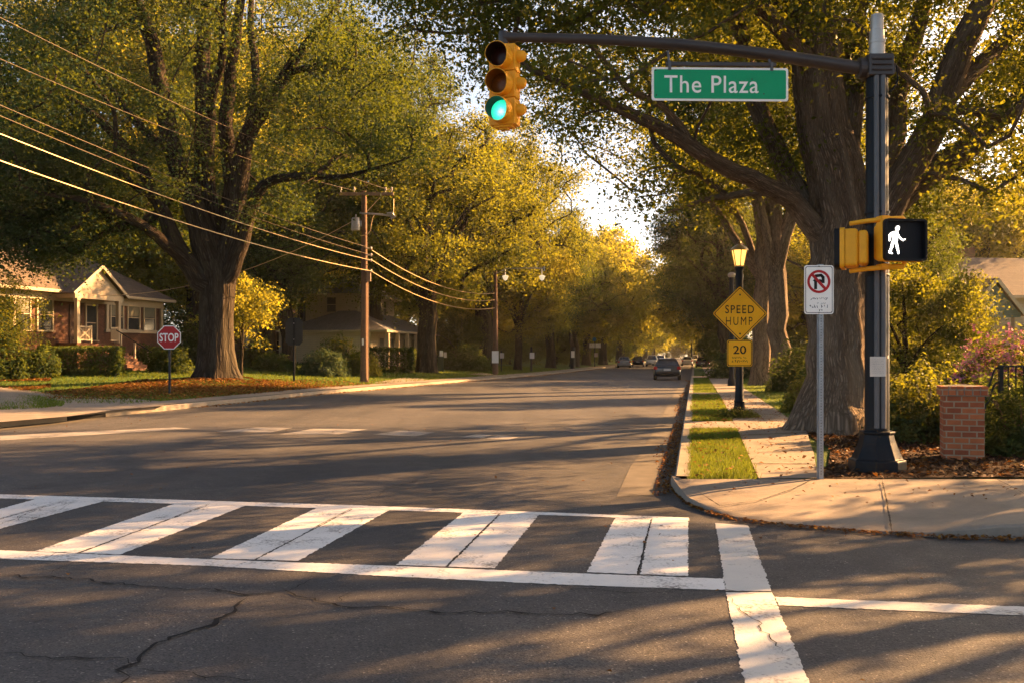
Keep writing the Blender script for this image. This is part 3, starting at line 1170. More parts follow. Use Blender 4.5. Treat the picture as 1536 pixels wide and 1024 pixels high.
cw = MB()
gsheet(cw, [(-220, 734), (0, 741), (520, 757), (1033, 776), (1034, 781), (880, 774), (520, 763), (0, 747), (-220, 741)], rng=rng)
gsheet(cw, [(-260, 816), (0, 825), (300, 838), (600, 849), (850, 859), (1086, 868), (1089, 885), (850, 877), (600, 865), (300, 848), (0, 838), (-260, 830)], rng=rng)
STR = [((-160, 741), (-95, 743), (-420, 816), (-560, 812)), ((52, 748.5), (155, 751.5), (-105, 820.5), (-195, 817.5)), ((262, 755), (368, 758), (180, 831.5), (52, 826.5)), ((475, 761.5), (583, 765), (447, 841), (315, 837)),
       ((695, 768.5), (808, 772), (742, 852), (594, 847)), ((923, 776.5), (1032, 780.5), (1032, 864), (880, 858))]
for tl, tr, br, bl in STR:
    mt = ((tl[0] + tr[0]) / 2 - 1, (tl[1] + tr[1]) / 2); mbp = ((bl[0] + br[0]) / 2 + 2, (bl[1] + br[1]) / 2)
    gsheet(cw, [tl, (mt[0] - .6, mt[1]), (mbp[0] - 2.2, mbp[1]), bl], rng=rng)
    gsheet(cw, [(mt[0] + .8, mt[1]), tr, br, (mbp[0] + 2.2, mbp[1])], rng=rng)
structure(cw.build('crosswalk_paint', MT['paint']))
sb = MB()
gsheet(sb, [(1073, 784), (1122, 788), (1157, 886), (1088.5, 886)], rng=rng)
gsheet(sb, [(1089, 888), (1158, 888), (1214, 1024), (1300, 1240), (1170, 1240), (1117, 1024)], rng=rng)
structure(sb.build('stop_bar_paint', MT['paint_worn']))
sl = MB()
gsheet(sl, [(1163, 895), (1536, 910), (1800, 921), (1800, 935), (1536, 923), (1168, 908)], rng=rng)
structure(sl.build('edge_line_paint', MT['paint_worn']))
fd = MB()
for q in ([(0, 653), (150, 645.5), (262, 640.5), (287, 642), (150, 651), (0, 660)], [(322, 647), (385, 640.5), (440, 641), (405, 648)], [(418, 651), (470, 642.5), (552, 643), (508, 651)],
          [(560, 651), (600, 645), (652, 648), (622, 654)], [(688, 655), (715, 651), (738, 652), (724, 656.5)], [(729, 657), (747, 652.5), (778, 655), (764, 659)]):
    gsheet(fd, q, rng=rng)
structure(fd.build('faded_far_marking', MT['paint_grey']))

ck = MB()
for w, line in ((.030, [(-30, 861), (60, 863), (125, 868), (225, 881), (350, 886), (425, 886), (440, 895), (480, 904), (525, 912), (590, 916), (680, 918), (770, 921), (960, 922)]),
                (.040, [(380, 895), (345, 915), (310, 932), (280, 950), (220, 978), (190, 1000), (165, 1030)]),
                (.026, [(-20, 983), (65, 987), (150, 990), (200, 1000)]), (.018, [(470, 865), (425, 886)]), (.016, [(542, 885), (522, 910)]), (.014, [(65, 866), (105, 843)]),
                (.016, [(200, 1005), (300, 1012), (420, 1020)]), (.014, [(800, 879), (900, 885), (1000, 888), (1090, 887), (1160, 890), (1200, 897)]),
                (.012, [(1280, 850), (1330, 862), (1370, 885)]), (.012, [(1100, 895), (1120, 925), (1150, 960), (1170, 985)]),
                (.014, [(548, 750), (575, 735), (640, 712), (700, 690)]), (.012, [(-10, 790), (40, 772), (120, 752)])):
    ribbon([(lambda q: (q.x, q.y, .0085))(G(a, b)) for a, b in line], w * .72, rng, jag=.9, mb=ck)
for (a0, b0), (a1, b1) in zip([((m[0][0] + m[1][0]) / 2, m[0][1]) for m in STR], [((m[2][0] + m[3][0]) / 2, m[2][1]) for m in STR]):
    ribbon([(lambda q: (q.x, q.y, .0085))(G(a0, b0)), (lambda q: (q.x, q.y, .0085))(G(a1, b1))], .012, rng, jag=.10, mb=ck)
structure(ck.build('pavement_cracks', MT['crack']))
# ------------------------------------------------------------------ grass, leaves and mulch (nobody could count them)
rng = np.random.default_rng(11)


def strip_poly(y0, y1, la, lb):
    out = []
    for y in np.linspace(y0, y1, 12):
        l = la(y); out.append(((l + y * SA) / CA, y))
    for y in np.linspace(y1, y0, 12):
        l = lb(y); out.append(((l + y * SA) / CA, y))
    return out


kl = lambda y: R_KERB + .20 - .05 * rng.uniform()
pl_ = lambda y: path_l(y)[0] - .02
gp = np.vstack([poly_scatter(strip_poly(11.0, 18.5, kl, pl_), 16000, rng), poly_scatter(strip_poly(20.7, 34.9, kl, pl_), 17000, rng),
                poly_scatter(strip_poly(36.7, 61, kl, pl_), 9000, rng),
                poly_scatter(strip_poly(22, 60, lambda y: path_l(y)[1] + .05, lambda y: 7.0), 26000, rng)])
gp = gp + rng.normal(0, .022, gp.shape)
grass('grass_near_verge', gp, np.array([ZR(x, y) - .012 for x, y in gp]), .07, .012, rng, 'short green grass of the strip beside the kerb and the footpath')
lp = []
for _ in range(52000):
    s = rng.uniform(25, 100); t = rng.uniform(1.4, 17)
    p = RD(s, l_left(s) - t); lp.append((p.x, p.y))
lp = np.array(lp)
d2 = (lp[:, 0] - L1.x) ** 2 + (lp[:, 1] - L1.y) ** 2
lp = lp[d2 > 3.5]
grass('grass_far_lawn', lp, np.array([ZL(x, y) for x, y in lp]), .11, .035, rng, 'bright green lawn in front of the houses across the avenue')
cp = [GT(a, b) for a, b in [(-60, 592), (0, 591), (60, 597), (98, 606), (92, 611), (40, 616), (-60, 622)]]
cpp = poly_scatter([(p.x, p.y) for p in cp], 7000, rng)
grass('grass_far_corner', cpp, np.array([ZL(x, y) for x, y in cpp]) + .028, .10, .03, rng, 'small green grass patch at the far paved corner')

# leaves in the gutter, on the verge, round the trees
gl = poly_scatter(strip_poly(10.9, 60, lambda y: R_KERB - .45 * rng.uniform(.2, 1), lambda y: R_KERB - .01), 1300, rng)
gl2 = poly_scatter(strip_poly(10.6, 22, lambda y: R_KERB - .22, lambda y: R_KERB - .01), 800, rng)
litter('leaf_litter_gutter', np.vstack([gl, gl2]), .006, .055, MT['litter'], rng, 'dry brown leaves lying in the gutter of the near kerb')
kp = []
for (a, b, z), (c, d, e) in zip(outer[:-2], outer[1:-1]):
    p, q = G(a, b), G(c, d)
    for _ in range(int((q - p).length * 190)):
        t = rng.uniform(); o = abs(rng.normal(0, .07)); x = p.lerp(q, t)
        kp.append((x.x - .0, x.y - .015 - o))
litter('leaf_litter_corner_kerb', np.array(kp), .006, .045, MT['litter'], rng, 'brown leaves along the foot of the dropped corner kerb')
v1 = poly_scatter(strip_poly(11.0, 34, kl, lambda y: path_l(y)[1]), 1100, rng)
v2 = poly_scatter([(1.9, 10.9), (2.6, 9.6), (6, 8.6), (9, 8.6), (9, 10.9)], 170, rng)
litter('leaf_litter_footpath', np.vstack([v1]), np.array([ZR(x, y) + .02 for x, y in v1]), .06, MT['litter'], rng, 'scattered fallen leaves on the near grass strip and footpath')
litter('leaf_litter_pavement', v2, np.array([slab_z(x, y) for x, y in v2]), .045, MT['litter'], rng, 'scattered fallen leaves on the corner pavement')
rp = poly_scatter([(-9, 4.3), (9, 4.3), (9, 8.4), (3, 8.8), (1.7, 11), (5, 30), (-12, 30), (-14, 16)], 260, rng)
litter('leaf_litter_road', rp, .008, .042, MT['litter'], rng, 'stray fallen leaves on the asphalt of the crossing')
m1 = poly_scatter(mpts, 13000, rng)
litter('mulch_chips', m1, np.array([ZR(x, y) + .01 for x, y in m1]), .075, MT['chip'], rng, 'brown mulch chips under the shrubs behind the corner pavement', .6, .4)
m2 = poly_scatter(mpts, 3600, rng)
litter('leaf_litter_mulch', m2, np.array([ZR(x, y) + .02 for x, y in m2]), .085, MT['litter'], rng, 'dry fallen leaves on the mulch bed')
ll = []
while len(ll) < 16000:
    a = rng.uniform(20, 640); b = rng.uniform(570, 600)
    p = GT(a, b)
    s, l = to_sl(p.x, p.y)
    t = l_left(s) - l
    if t < 1.1 or t > 9: continue
    e = ((p.x - L1.x) / 6.5) ** 2 + ((p.y - L1.y + 1.5) / 6.0) ** 2
    if rng.uniform() > math.exp(-e * 1.1) + .02: continue
    ll.append((p.x, p.y))
ll = np.array(ll)
litter('leaf_litter_far_tree', ll, np.array([ZL(x, y) + .03 for x, y in ll]), .12, MT['litter'], rng, 'bank of brown fallen leaves round the great tree across the avenue')
l3 = []
for _ in range(2600):
    s = rng.uniform(26, 120); o = abs(rng.normal(0, .18)); p = RD(s, l_left(s) + .02 + o); l3.append((p.x, p.y))
l3 = np.array(l3)
litter('leaf_litter_far_gutter', l3, .006, .09, MT['litter'], rng, 'fallen leaves along the foot of the far kerb')
l4 = []
for _ in range(5200):
    a = rng.uniform(-60, 75); b = rng.uniform(557, 572)
    p = GT(a, b); l4.append((p.x, p.y))
l4 = np.array(l4)
litter('leaf_litter_far_bed', l4, np.array([ZL(x, y) + .03 for x, y in l4]), .14, MT['litter'], rng, 'orange brown leaves under the bushes by the brick bungalow')
# ------------------------------------------------------------------ street furniture
def rrect(w, h, r, n=6, cx=0, cz=0):
    out = []
    for k, (sx, sz) in enumerate(((1, 1), (-1, 1), (-1, -1), (1, -1))):
        for i in range(n + 1):
            a = PI / 2 * (k + i / n)
            out.append((cx + sx * (w / 2 - r) + r * math.cos(a), cz + sz * (h / 2 - r) + r * math.sin(a)))
    return out


def rpoly(pts, r, n=5):
    out = []
    N = len(pts)
    for i in range(N):
        p, a, b = Vector(pts[i]), Vector(pts[i - 1]), Vector(pts[(i + 1) % N])
        d1, d2 = (a - p).normalized(), (b - p).normalized()
        ang = d1.angle(d2)
        t = r / math.tan(ang / 2)
        s, e = p + d1 * t, p + d2 * t
        for k in range(n + 1):
            u = k / n
            out.append(tuple((1 - u) ** 2 * s + 2 * u * (1 - u) * p + u * u * e))
    return out


def ring(mb, outer_, inner_, y0, y1, mi=None):
    n = len(outer_)
    vs = [(x, y0, z) for x, z in outer_] + [(x, y0, z) for x, z in inner_] + [(x, y1, z) for x, z in outer_] + [(x, y1, z) for x, z in inner_]
    fs = []
    for i in range(n):
        j = (i + 1) % n
        fs += [(i, n + i, n + j, j), (2 * n + i, 2 * n + j, 3 * n + j, 3 * n + i), (i, j, 2 * n + j, 2 * n + i), (n + i, 3 * n + i, 3 * n + j, n + j)]
    return mb.add(vs, fs, mi)


def circ(r, n=40, cx=0, cz=0, a0=0.0):
    return [(cx + r * math.cos(a0 + 2 * PI * k / n), cz + r * math.sin(a0 + 2 * PI * k / n)) for k in range(n)]


def stroke(mb, pts, w, y0, y1):
    for a, b in zip(pts[:-1], pts[1:]):
        a, b = Vector(a), Vector(b)
        d = (b - a).normalized(); nn = Vector((-d.y, d.x)) * w / 2
        a2, b2 = a - d * w * .2, b + d * w * .2
        mb.prism_xz([tuple(a2 + nn), tuple(a2 - nn), tuple(b2 - nn), tuple(b2 + nn)], y0, y1)


def scribble(mb, x0, x1, zc, h, y, rng, gap=.15):
    """unreadable worn small print: short strokes standing in a row"""
    x = x0
    while x < x1 - h * .3:
        w = h * rng.uniform(.45, .75)
        if rng.uniform() > gap:
            for _ in range(rng.integers(2, 4)):
                a = (x + rng.uniform(0, w), zc + h * rng.uniform(-.5, .5)); b = (x + rng.uniform(0, w), zc + h * rng.uniform(-.5, .5))
                if abs(a[0] - b[0]) + abs(a[1] - b[1]) > h * .3: stroke(mb, [a, b], h * .16, y - .0006, y)
        x += w * 1.2


# --- signal mast with its curved arm
MD = 11.73
mx = W(1315.5, 706, MD)
zl = lambda py: 1.45 + (HY - py) * MD / F
mast = thing('signal_mast', 'dark signal mast with flared octagonal foot and long curved arm reaching over the road', 'signal mast', (mx.x, MD, .15))
b = MB()
b.lathe([(.345, -.05), (.345, .14), (.335, .155), (.305, .165), (.30, .18), (.265, .26), (.222, .37), (.200, .455), (.196, .47), (.215, .478), (.215, .505), (.17, .515)], 8, rot=PI / 8)
b.build('foot', MT['black_metal'], mast, bevel=.008)
b = MB(); b.lathe([(.148, .50), (.146, 2.2), (.138, 3.2), (.132, zl(118) + .02)], 28)
for z in (zl(322), zl(338), zl(404), zl(416), zl(150)):
    b.lathe([(.150, z), (.153, z + .005), (.153, z + .028), (.150, z + .033)], 28)
b.build('shaft', MT['black_metal'], mast, 40)
for x, r in ((-.055, .032), (.025, .036)):
    b = MB(); b.tube([(x, -.135, .55), (x, -.137, 2.0), (x, -.128, 3.4), (x, -.122, zl(118))], r, 12)
    b.build('conduit', MT['grey_metal'], mast, 40)  # grey tubes stand in for pale reflections down the dark shaft
b = MB()
b.box((0, -.0, (zl(86) + zl(118)) / 2), (.31, .31, zl(86) - zl(118)))
for k in range(3):
    b.box((0, -.165, zl(94 + k * 8)), (.25, .03, .03))
b.cyl((-.24, 0, zl(103)), (-.14, 0, zl(103)), .13, n=20)
b.box((.17, 0, zl(108)), (.05, .2, .1))
b.build('arm_clamp', MT['arm_metal'], mast, bevel=.012)
b = MB(); b.lathe([(.095, zl(88)), (.095, zl(66)), (.102, zl(66)), (.102, zl(62)), (.092, zl(61)), (.09, zl(47)), (.080, zl(46)), (.080, zl(27)), (.074, zl(25)), (.074, zl(23))], 24)
b.build('mast_top', MT['silver'], mast, 40)
b = MB(); b.tube([(.14, -.03, zl(108)), (.23, -.03, zl(100)), (.25, -.03, zl(122)), (.18, -.05, zl(136)), (.13, -.06, zl(140))], .011, 8); b.build('cable', MT['sig_dark'], mast, True)
ap = [((px - 1315.5) * MD / F, -.0, zl(py)) for px, py in ((1292, 103), (1240, 95), (1180, 86), (1110, 77), (1040, 69), (960, 63), (880, 59), (800, 57), (772, 56.5), (757, 57))]
b = MB(); b.tube(smooth_path([(*p, 1) for p in ap], .2)[:, :3], list(np.linspace(.083, .056, len(smooth_path([(*p, 1) for p in ap], .2)))), 18)
b.build('arm', MT['arm_metal'], mast, 40)
b = MB(); e = ap[-1]
b.lathe([(.0, -.11), (.055, -.11), (.062, -.09), (.07, .04), (.06, .075), (.02, .085)], 16, (e[0] - .01, 0, e[2] + .0)); b.cyl((e[0] - .02, 0, e[2]), (e[0] + .14, 0, e[2]), .072, .066, 16)
b.build('arm_elbow', MT['arm_metal'], mast, 40)
b = MB(); b.prism_xz(rrect(.2, .245, .006), -.1745, -.173); pm_ = b.build('paper_notice', MT['paper'], None, loc=(mx.x - .055, MD, .15 + zl(549)))
tag(pm_, 'white paper notice taped to the dark signal mast', 'notice')
b = MB()
for k in range(9): scribble(b, -.075, .075, .09 - k * .021, .008, -.1755, rng, .2)
b.build('print', MT['sign_ink'], pm_)
b = MB(); b.lathe([(.0, -.0012), (.022, -.001), (.022, .0)], 16); st = b.build('sticker', MT['paper'], None)
st.rotation_euler = (PI / 2, 0, .75); st.location = (mx.x + .096, MD - .112, .15 + zl(535)); tag(st, 'small round white sticker on the right of the dark signal mast', 'sticker')

# --- three-lens traffic light
tl = thing('traffic_light', 'yellow three lens traffic light showing green, hanging from the arm end', 'traffic light', W(757, 190, MD), math.radians(-20))
for k, nm in enumerate(('lens_green', 'lens_amber', 'lens_red')):
    zc = .165 + .335 * k
    b = MB(); b.box((0, 0, zc), (.34, .21, .325)); b.box((0, .01, zc + .1645), (.30, .18, .012)); b.build('housing', MT['sig_yellow'], tl, bevel=.022, seg=3)
    b = MB()
    n = 32
    vs, fs = [], []
    for r, y in ((.150, -.10), (.153, -.12), (.146, -.315), (.138, -.315), (.142, -.12), (.142, -.10)):
        for j in range(n):
            a = 2 * PI * j / n
            cut = .085 * max(0, -math.sin(a)) ** 1.5 if y < -.2 else 0
            vs.append((r * math.cos(a), y + cut, zc + r * math.sin(a)))
    for i in range(5):
        for j in range(n):
            fs.append((i * n + j, (i + 1) * n + j, (i + 1) * n + (j + 1) % n, i * n + (j + 1) % n))
            b.m.append(1 if i >= 3 else 0)
    b.v, b.f = vs, fs
    vin = MT['visor_in'] if k != 1 else MT['visor_amber']
    b.build('visor', [MT['sig_yellow'], vin], tl, 50)
    b = MB(); vs = [(0, -.135, zc)]; fs = []
    for r, y in ((.05, -.133), (.10, -.124), (.14, -.108)):
        vs += [(r * math.cos(2 * PI * j / n), y, zc + r * math.sin(2 * PI * j / n)) for j in range(n)]
    fs += [(0, 1 + j, 1 + (j + 1) % n) for j in range(n)]
    for i in range(2): fs += [(1 + i * n + j, 1 + (i + 1) * n + j, 1 + (i + 1) * n + (j + 1) % n, 1 + i * n + (j + 1) % n) for j in range(n)]
    b.add(vs, [f[::-1] for f in fs]); lo = b.build('lens', MT[nm], tl, True)
    lo['label'] = ('lit green lens', 'unlit amber lens', 'unlit dark red lens')[k]
    b = MB(); b.tube([(.15, .02, zc + .03), (.205, .02, zc + .03), (.245, .02, zc + .025), (.268, .02, zc + .02), (.275, .02, zc + .018)], [.074, .074, .066, .045, .012], 18); b.build('side_visor', MT['sig_yellow'], tl, True)
b = MB(); b.box((0, 0, -.012), (.24, .17, .03)); b.box((0, 0, -.036), (.12, .1, .03)); b.build('bottom_cap', MT['sig_yellow'], tl, bevel=.01)
b = MB(); b.cyl((.02, 0, .99), (.02, 0, 1.13), .035, n=14); b.cyl((.02, 0, 1.0), (.02, 0, 1.02), .07, n=14); b.build('hanger', MT['sig_yellow'], tl, 40)

# --- street name sign
SD = 11.56
k_ = SD / F
sg = thing('street_name_sign', 'green street name sign with white lettering hung under the signal arm', 'street sign', W(1080, 152, SD), math.radians(1.5))
b = MB(); b.prism_xz(rrect(206 * k_, 50 * k_, .03, cz=25 * k_), -.004, .004); b.build('panel', MT['sign_white'], sg)
b = MB(); b.prism_xz(rrect(199 * k_, 43.5 * k_, .022, cz=25 * k_), -.007, -.0042); b.build('green_face', MT['sign_green'], sg)
text_mesh('The Plaza', 26 * k_, MT['sign_white'], sg, 'lettering', (-13 * k_, -.0085, 24.8 * k_), 142 * k_, thick=.006, spacing=1.08)
b = MB(); b.box((2 * k_, .015, 55.5 * k_), (166 * k_, .045, .05))
b.build('mounting_bar', MT['arm_metal'], sg, bevel=.006)
for x in (-76, 78):
    b = MB(); b.box((x * k_, -.0, 52 * k_), (.035, .03, .11)); b.tube([(x * k_, .02, 56 * k_), (x * k_, .10, (78 if x < 0 else 66) * k_)], .016, 8); b.cyl((x * k_, -.022, 53 * k_), (x * k_, -.01, 53 * k_), .014, n=8); b.build('clip', MT['grey_metal'], sg)
for x, z in ((-97, 45), (48, 33), (66, 11), (-96, 8)):
    b = MB(); b.cyl((x * k_, -.0095, z * k_), (x * k_, -.006, z * k_), .009, n=8); b.build('rivet', MT['bolt'], sg)


# --- pedestrian signals on the mast
def ped_head(label, loc, rz, w, h, figure):
    t = thing('pedestrian_signal', label, 'pedestrian signal', loc, rz)
    b = MB(); b.box((0, .10, 0), (w * .95, .17, h * .95)); b.build('housing', MT['sig_yellow'], t, bevel=.035, seg=3)
    b = MB(); b.box((0, .24, 0), (w * .80, .12, h * .86)); b.build('rear_cover', MT['sig_yellow'], t, bevel=.04, seg=3)
    b = MB(); ring(b, rrect(w, h, .05), rrect(w - .05, h - .05, .035), -.085, .03); b.build('hood', MT['sig_dark'], t)
    b = MB(); ring(b, rrect(w + .012, h + .012, .055), rrect(w + .001, h + .001, .05), -.02, .032); b.build('rim', MT['sig_yellow'], t)
    b = MB(); b.prism_xz(rrect(w - .052, h - .052, .034), -.02, .01); b.build('screen', MT['screen'], t)
    if figure:
        caps = [((806, 366), (800, 380), 33), ((764, 446), (766, 520), 44), ((730, 430), (695, 462), 17), ((695, 462), (690, 525), 14), ((800, 440), (835, 492), 16), ((835, 492), (878, 520), 13), ((878, 520), (905, 508), 7),
                ((790, 430), (780, 470), 25), ((738, 540), (722, 610), 21), ((722, 610), (695, 672), 18), ((685, 680), (728, 690), 10), ((780, 540), (800, 620), 21), ((800, 620), (815, 680), 17)]
        b = MB(); st_ = .0072
        s = 11.3 / F / 8.533
        for i in range(-36, 12):
            for j in range(-30, 31):
                x, z = i * st_ + (j % 2) * st_ * .5, j * st_ * .95
                u, v = x / s + (1354 - 1250) * 8.533, -z / s + (361 - 300) * 8.533
                p = Vector((u, v))
                for a, c, r in caps:
                    r *= .86
                    a, c = Vector(a), Vector(c)
                    q = max(0, min(1, (p - a).dot(c - a) / (c - a).length_squared))
                    if (p - a - (c - a) * q).length < r:
                        b.add([(x + .0040 * math.cos(PI / 3 * m), -.0215, z + .0040 * math.sin(PI / 3 * m)) for m in range(6)], [(0, 1, 2, 3, 4, 5)])
                        break
        b.build('walking_figure', MT['led'], t)
    return t


ph = ped_head('pedestrian signal facing the camera with a lit white walking figure', W(1354, 361, 11.3), math.radians(9), .545, .505, True)
for z, zz in ((.275, .29), (-.275, -.30)):
    b = MB(); b.tube([(.10, .12, z * .9), (.08, .13, zz), (-.12, .16, zz - .01), (-.30, .30, zz - .02), (-.50, .34, zz - .05)], [.026, .032, .032, .03, .028], 12); b.box((-.14, .20, zz), (.1, .14, .06)); b.build('bracket', MT['sig_yellow'], ph, 40)
ped_head('pedestrian signal turned side on with black visor, left of the mast', W(1264, 374, 11.62), math.radians(-113), .46, .48, False)

# --- no parking sign on its galvanised post
nd = F * 1.448 / 185
npo = thing('no_parking_sign', 'white no parking sign on a perforated galvanised post at the pavement edge', 'parking sign', W(1231, 718, nd))
npo.location.z = .155
b = MB(); b.box((0, 0, 1.2), (.05, .03, 2.62))
b.box((-.030, .018, 1.2), (.018, .006, 2.62)); b.box((.030, .018, 1.2), (.018, .006, 2.62))
for k in range(74): b.cyl((0, -.0162, .06 + k * .033), (0, -.0151, .06 + k * .033), .006, n=6, mi=1)
b.build('post', [MT['galv'], MT['bolt']], npo)
q = nd / F
zc = (HY - 435) * q + CAMH - .155
xc = -3.5 * q
M_ = lambda u, v: (xc + (u - 318) / 8.533 * q, zc - (v - 475) / 8.533 * q)
b = MB(); b.prism_xz(rrect(44 * q, 73 * q, .03, cx=xc, cz=zc), -.022, -.0185); b.build('panel', MT['sign_white'], npo)
b = MB(); ring(b, rrect(40.5 * q, 69.5 * q, .022, cx=xc, cz=zc), rrect(38.8 * q, 67.8 * q, .02, cx=xc, cz=zc), -.0228, -.0218); b.build('border', MT['sign_black'], npo)
b = MB(); stroke(b, [M_(275, 462), M_(275, 300), M_(345, 290), M_(372, 318), M_(372, 385)], .034, -.0232, -.0215); b.prism_xz([M_(238, 358), M_(285, 322), M_(285, 392)], -.0229, -.0216); stroke(b, [M_(285, 365), M_(330, 358), M_(372, 372)], .03, -.0227, -.0216); b.build('symbol', MT['sign_black'], npo)
cxz = M_(316, 372)
b = MB(); ring(b, circ(148 / 8.533 * q, 48, *cxz), circ(116 / 8.533 * q, 48, *cxz), -.0245, -.0225); stroke(b, [M_(222, 272), M_(402, 468)], 36 / 8.533 * q, -.0247, -.0227); b.build('red_circle', MT['sign_red'], npo)
b = MB()
rs = np.random.default_rng(5)
for u0, u1, v, h in ((212, 440, 590, 34), (318, 332, 622, 14), (280, 400, 650, 24), (195, 300, 688, 40), (340, 440, 688, 40), (298, 352, 738, 34)):
    a0, a1 = M_(u0, v), M_(u1, v); scribble(b, a0[0], a1[0], a0[1], h / 8.533 * q, -.0222, rs, .05)
b.build('small_print', MT['sign_black'], npo)
for v in (178, 770):
    p = M_(318, v); b = MB(); b.cyl((p[0], -.026, p[1]), (p[0], -.022, p[1]), .007, n=8); b.build('bolt', MT['bolt'], npo)

# --- lit lantern on its post, with the two yellow warning signs
LD = 22.2
lp0 = W(1109, 626, LD)
q = LD / F
lamp = thing('street_lamp', 'black street lamp post with a lit amber lantern on top', 'street lamp', (lp0.x, LD, ZR(lp0.x, LD)))
hz = lambda py: CAMH + (HY - py) * q - ZR(lp0.x, LD)
b = MB(); b.lathe([(.16, -.05), (.16, .05), (.14, .10), (.12, .35), (.13, .37), (.105, .42), (.092, .8), (.088, hz(420)), (.10, hz(415)), (.075, hz(408)), (.11, hz(403)), (.12, hz(401))], 20); b.build('post', MT['black_metal'], lamp, 40)
b = MB(); b.lathe([(.10, hz(400)), (.185, hz(375))], 6, rot=PI / 6); b.build('glass', MT['lamp_glow'], lamp)
b = MB()
for k in range(6):
    a = PI / 3 * k + PI / 6
    b.tube([(.108 * math.cos(a), .108 * math.sin(a), hz(400.5)), (.192 * math.cos(a), .192 * math.sin(a), hz(375))], .012, 6)
b.lathe([(.10, hz(402)), (.118, hz(401)), (.118, hz(399)), (.10, hz(398.6))], 6, rot=PI / 6); b.build('frame', MT['brass'], lamp)
b = MB(); b.lathe([(.215, hz(376)), (.215, hz(374.5)), (.16, hz(371)), (.085, hz(368)), (.05, hz(366.5)), (.03, hz(366)), (.045, hz(364.5)), (.035, hz(363)), (.005, hz(362))], 12, rot=PI / 6); b.build('lantern_roof', MT['brass'], lamp, 30)

sh = thing('warning_sign', 'yellow diamond speed hump warning sign on the lamp post', 'road sign', W(1110, 470.5, LD - .13))
hd = 41 * q
dia = lambda h, r: rpoly([(0, h), (-h, 0), (0, -h), (h, 0)], r)
b = MB(); b.prism_xz(dia(hd, .05), 0, .006); b.build('panel', MT['sign_yellow'], sh)
b = MB(); ring(b, dia(hd * .955, .045), dia(hd * .915, .042), -.0015, .0005); b.build('border', MT['sign_black'], sh)
text_mesh('SPEED', 12.2 * q, MT['sign_black'], sh, 'lettering', (-.6 * q, -.002, 6.3 * q), 43 * q, thick=.008, spacing=1.2)
text_mesh('HUMP', 12.2 * q, MT['sign_black'], sh, 'lettering', (-1.2 * q, -.002, -11.2 * q), 39.5 * q, thick=.0, spacing=1.35)
for z in (28, -30):
    b = MB(); b.cyl((0, -.004, z * q), (0, 0, z * q), .022, n=10); b.build('bolt', MT['bolt'], sh)
b = MB(); b.box((0, .05, 0), (.05, .09, .5)); b.build('bracket', MT['bolt'], sh)
sp = thing('speed_plaque', 'square yellow speed plaque with number 20 under the diamond sign', 'road sign', W(1109.5, 529.5, LD - .13))
b = MB(); b.prism_xz(rrect(37.5 * q, 39 * q, .05), 0, .006); b.build('panel', MT['sign_yellow'], sp)
b = MB(); ring(b, rrect(36 * q, 37.4 * q, .045), rrect(34 * q, 35.4 * q, .042), -.0015, .0005); b.build('border', MT['sign_black'], sp)
text_mesh('20', 12.5 * q, MT['sign_black'], sp, 'lettering', (0, -.002, 5.2 * q), 19.5 * q, thick=.012)
b = MB(); scribble(b, -11.5 * q, 11.5 * q, -6.3 * q, 3.4 * q, -.0012, rs, .1); scribble(b, -12 * q, 12 * q, -11.5 * q, 4.2 * q, -.0012, rs, .05); b.build('small_print', MT['sign_black'], sp)
b = MB(); b.box((0, .05, 0), (.05, .085, .4)); b.build('bracket', MT['bolt'], sp)

cp_ = W(1097.5, 577, 45.0)
pl2 = thing('steel_pole', 'dark steel pole with a pale cap standing behind the street lamp', 'pole', (cp_.x, 45, ZR(cp_.x, 45)))
b = MB(); b.lathe([(.2, -.05), (.2, .25), (.13, .4), (.115, 5.2)], 16); b.build('shaft', MT['black_metal'], pl2, 40)
b = MB(); b.lathe([(.13, 5.2), (.19, 5.28), (.19, 5.36), (.08, 5.45)], 16); b.build('cap', MT['silver'], pl2, 40)

# --- brick pillar, railing
PD = 13.05
pp = W(1442.5, 690, PD)
pil = thing('brick_pillar', 'low red brick pillar with a brick cap standing in the mulch', 'pillar', (pp.x, PD, .15), math.radians(-19))
b = MB(); b.box((0, 0, .43), (.51, .51, .94)); b.build('shaft', MT['pillar_brick'], pil, bevel=.006)
b = MB()
for i in range(6):
    for j in range(6):
        if 0 < i < 5 and 0 < j < 5: continue
        b.box((-.25 + i * .1, -.25 + j * .1, .965 + .003 * ((i * 7 + j * 3) % 3)), (.09, .09, .125))
cap = b.build('cap', MT['pillar_brick'], pil, bevel=.006)
b = MB(); b.box((0, 0, .955), (.575, .575, .115)); b.lathe([(.36, 1.012), (.36, 1.024), (.1, 1.05)], 4, rot=PI / 4); b.build('mortar', MT['kerb'], cap)

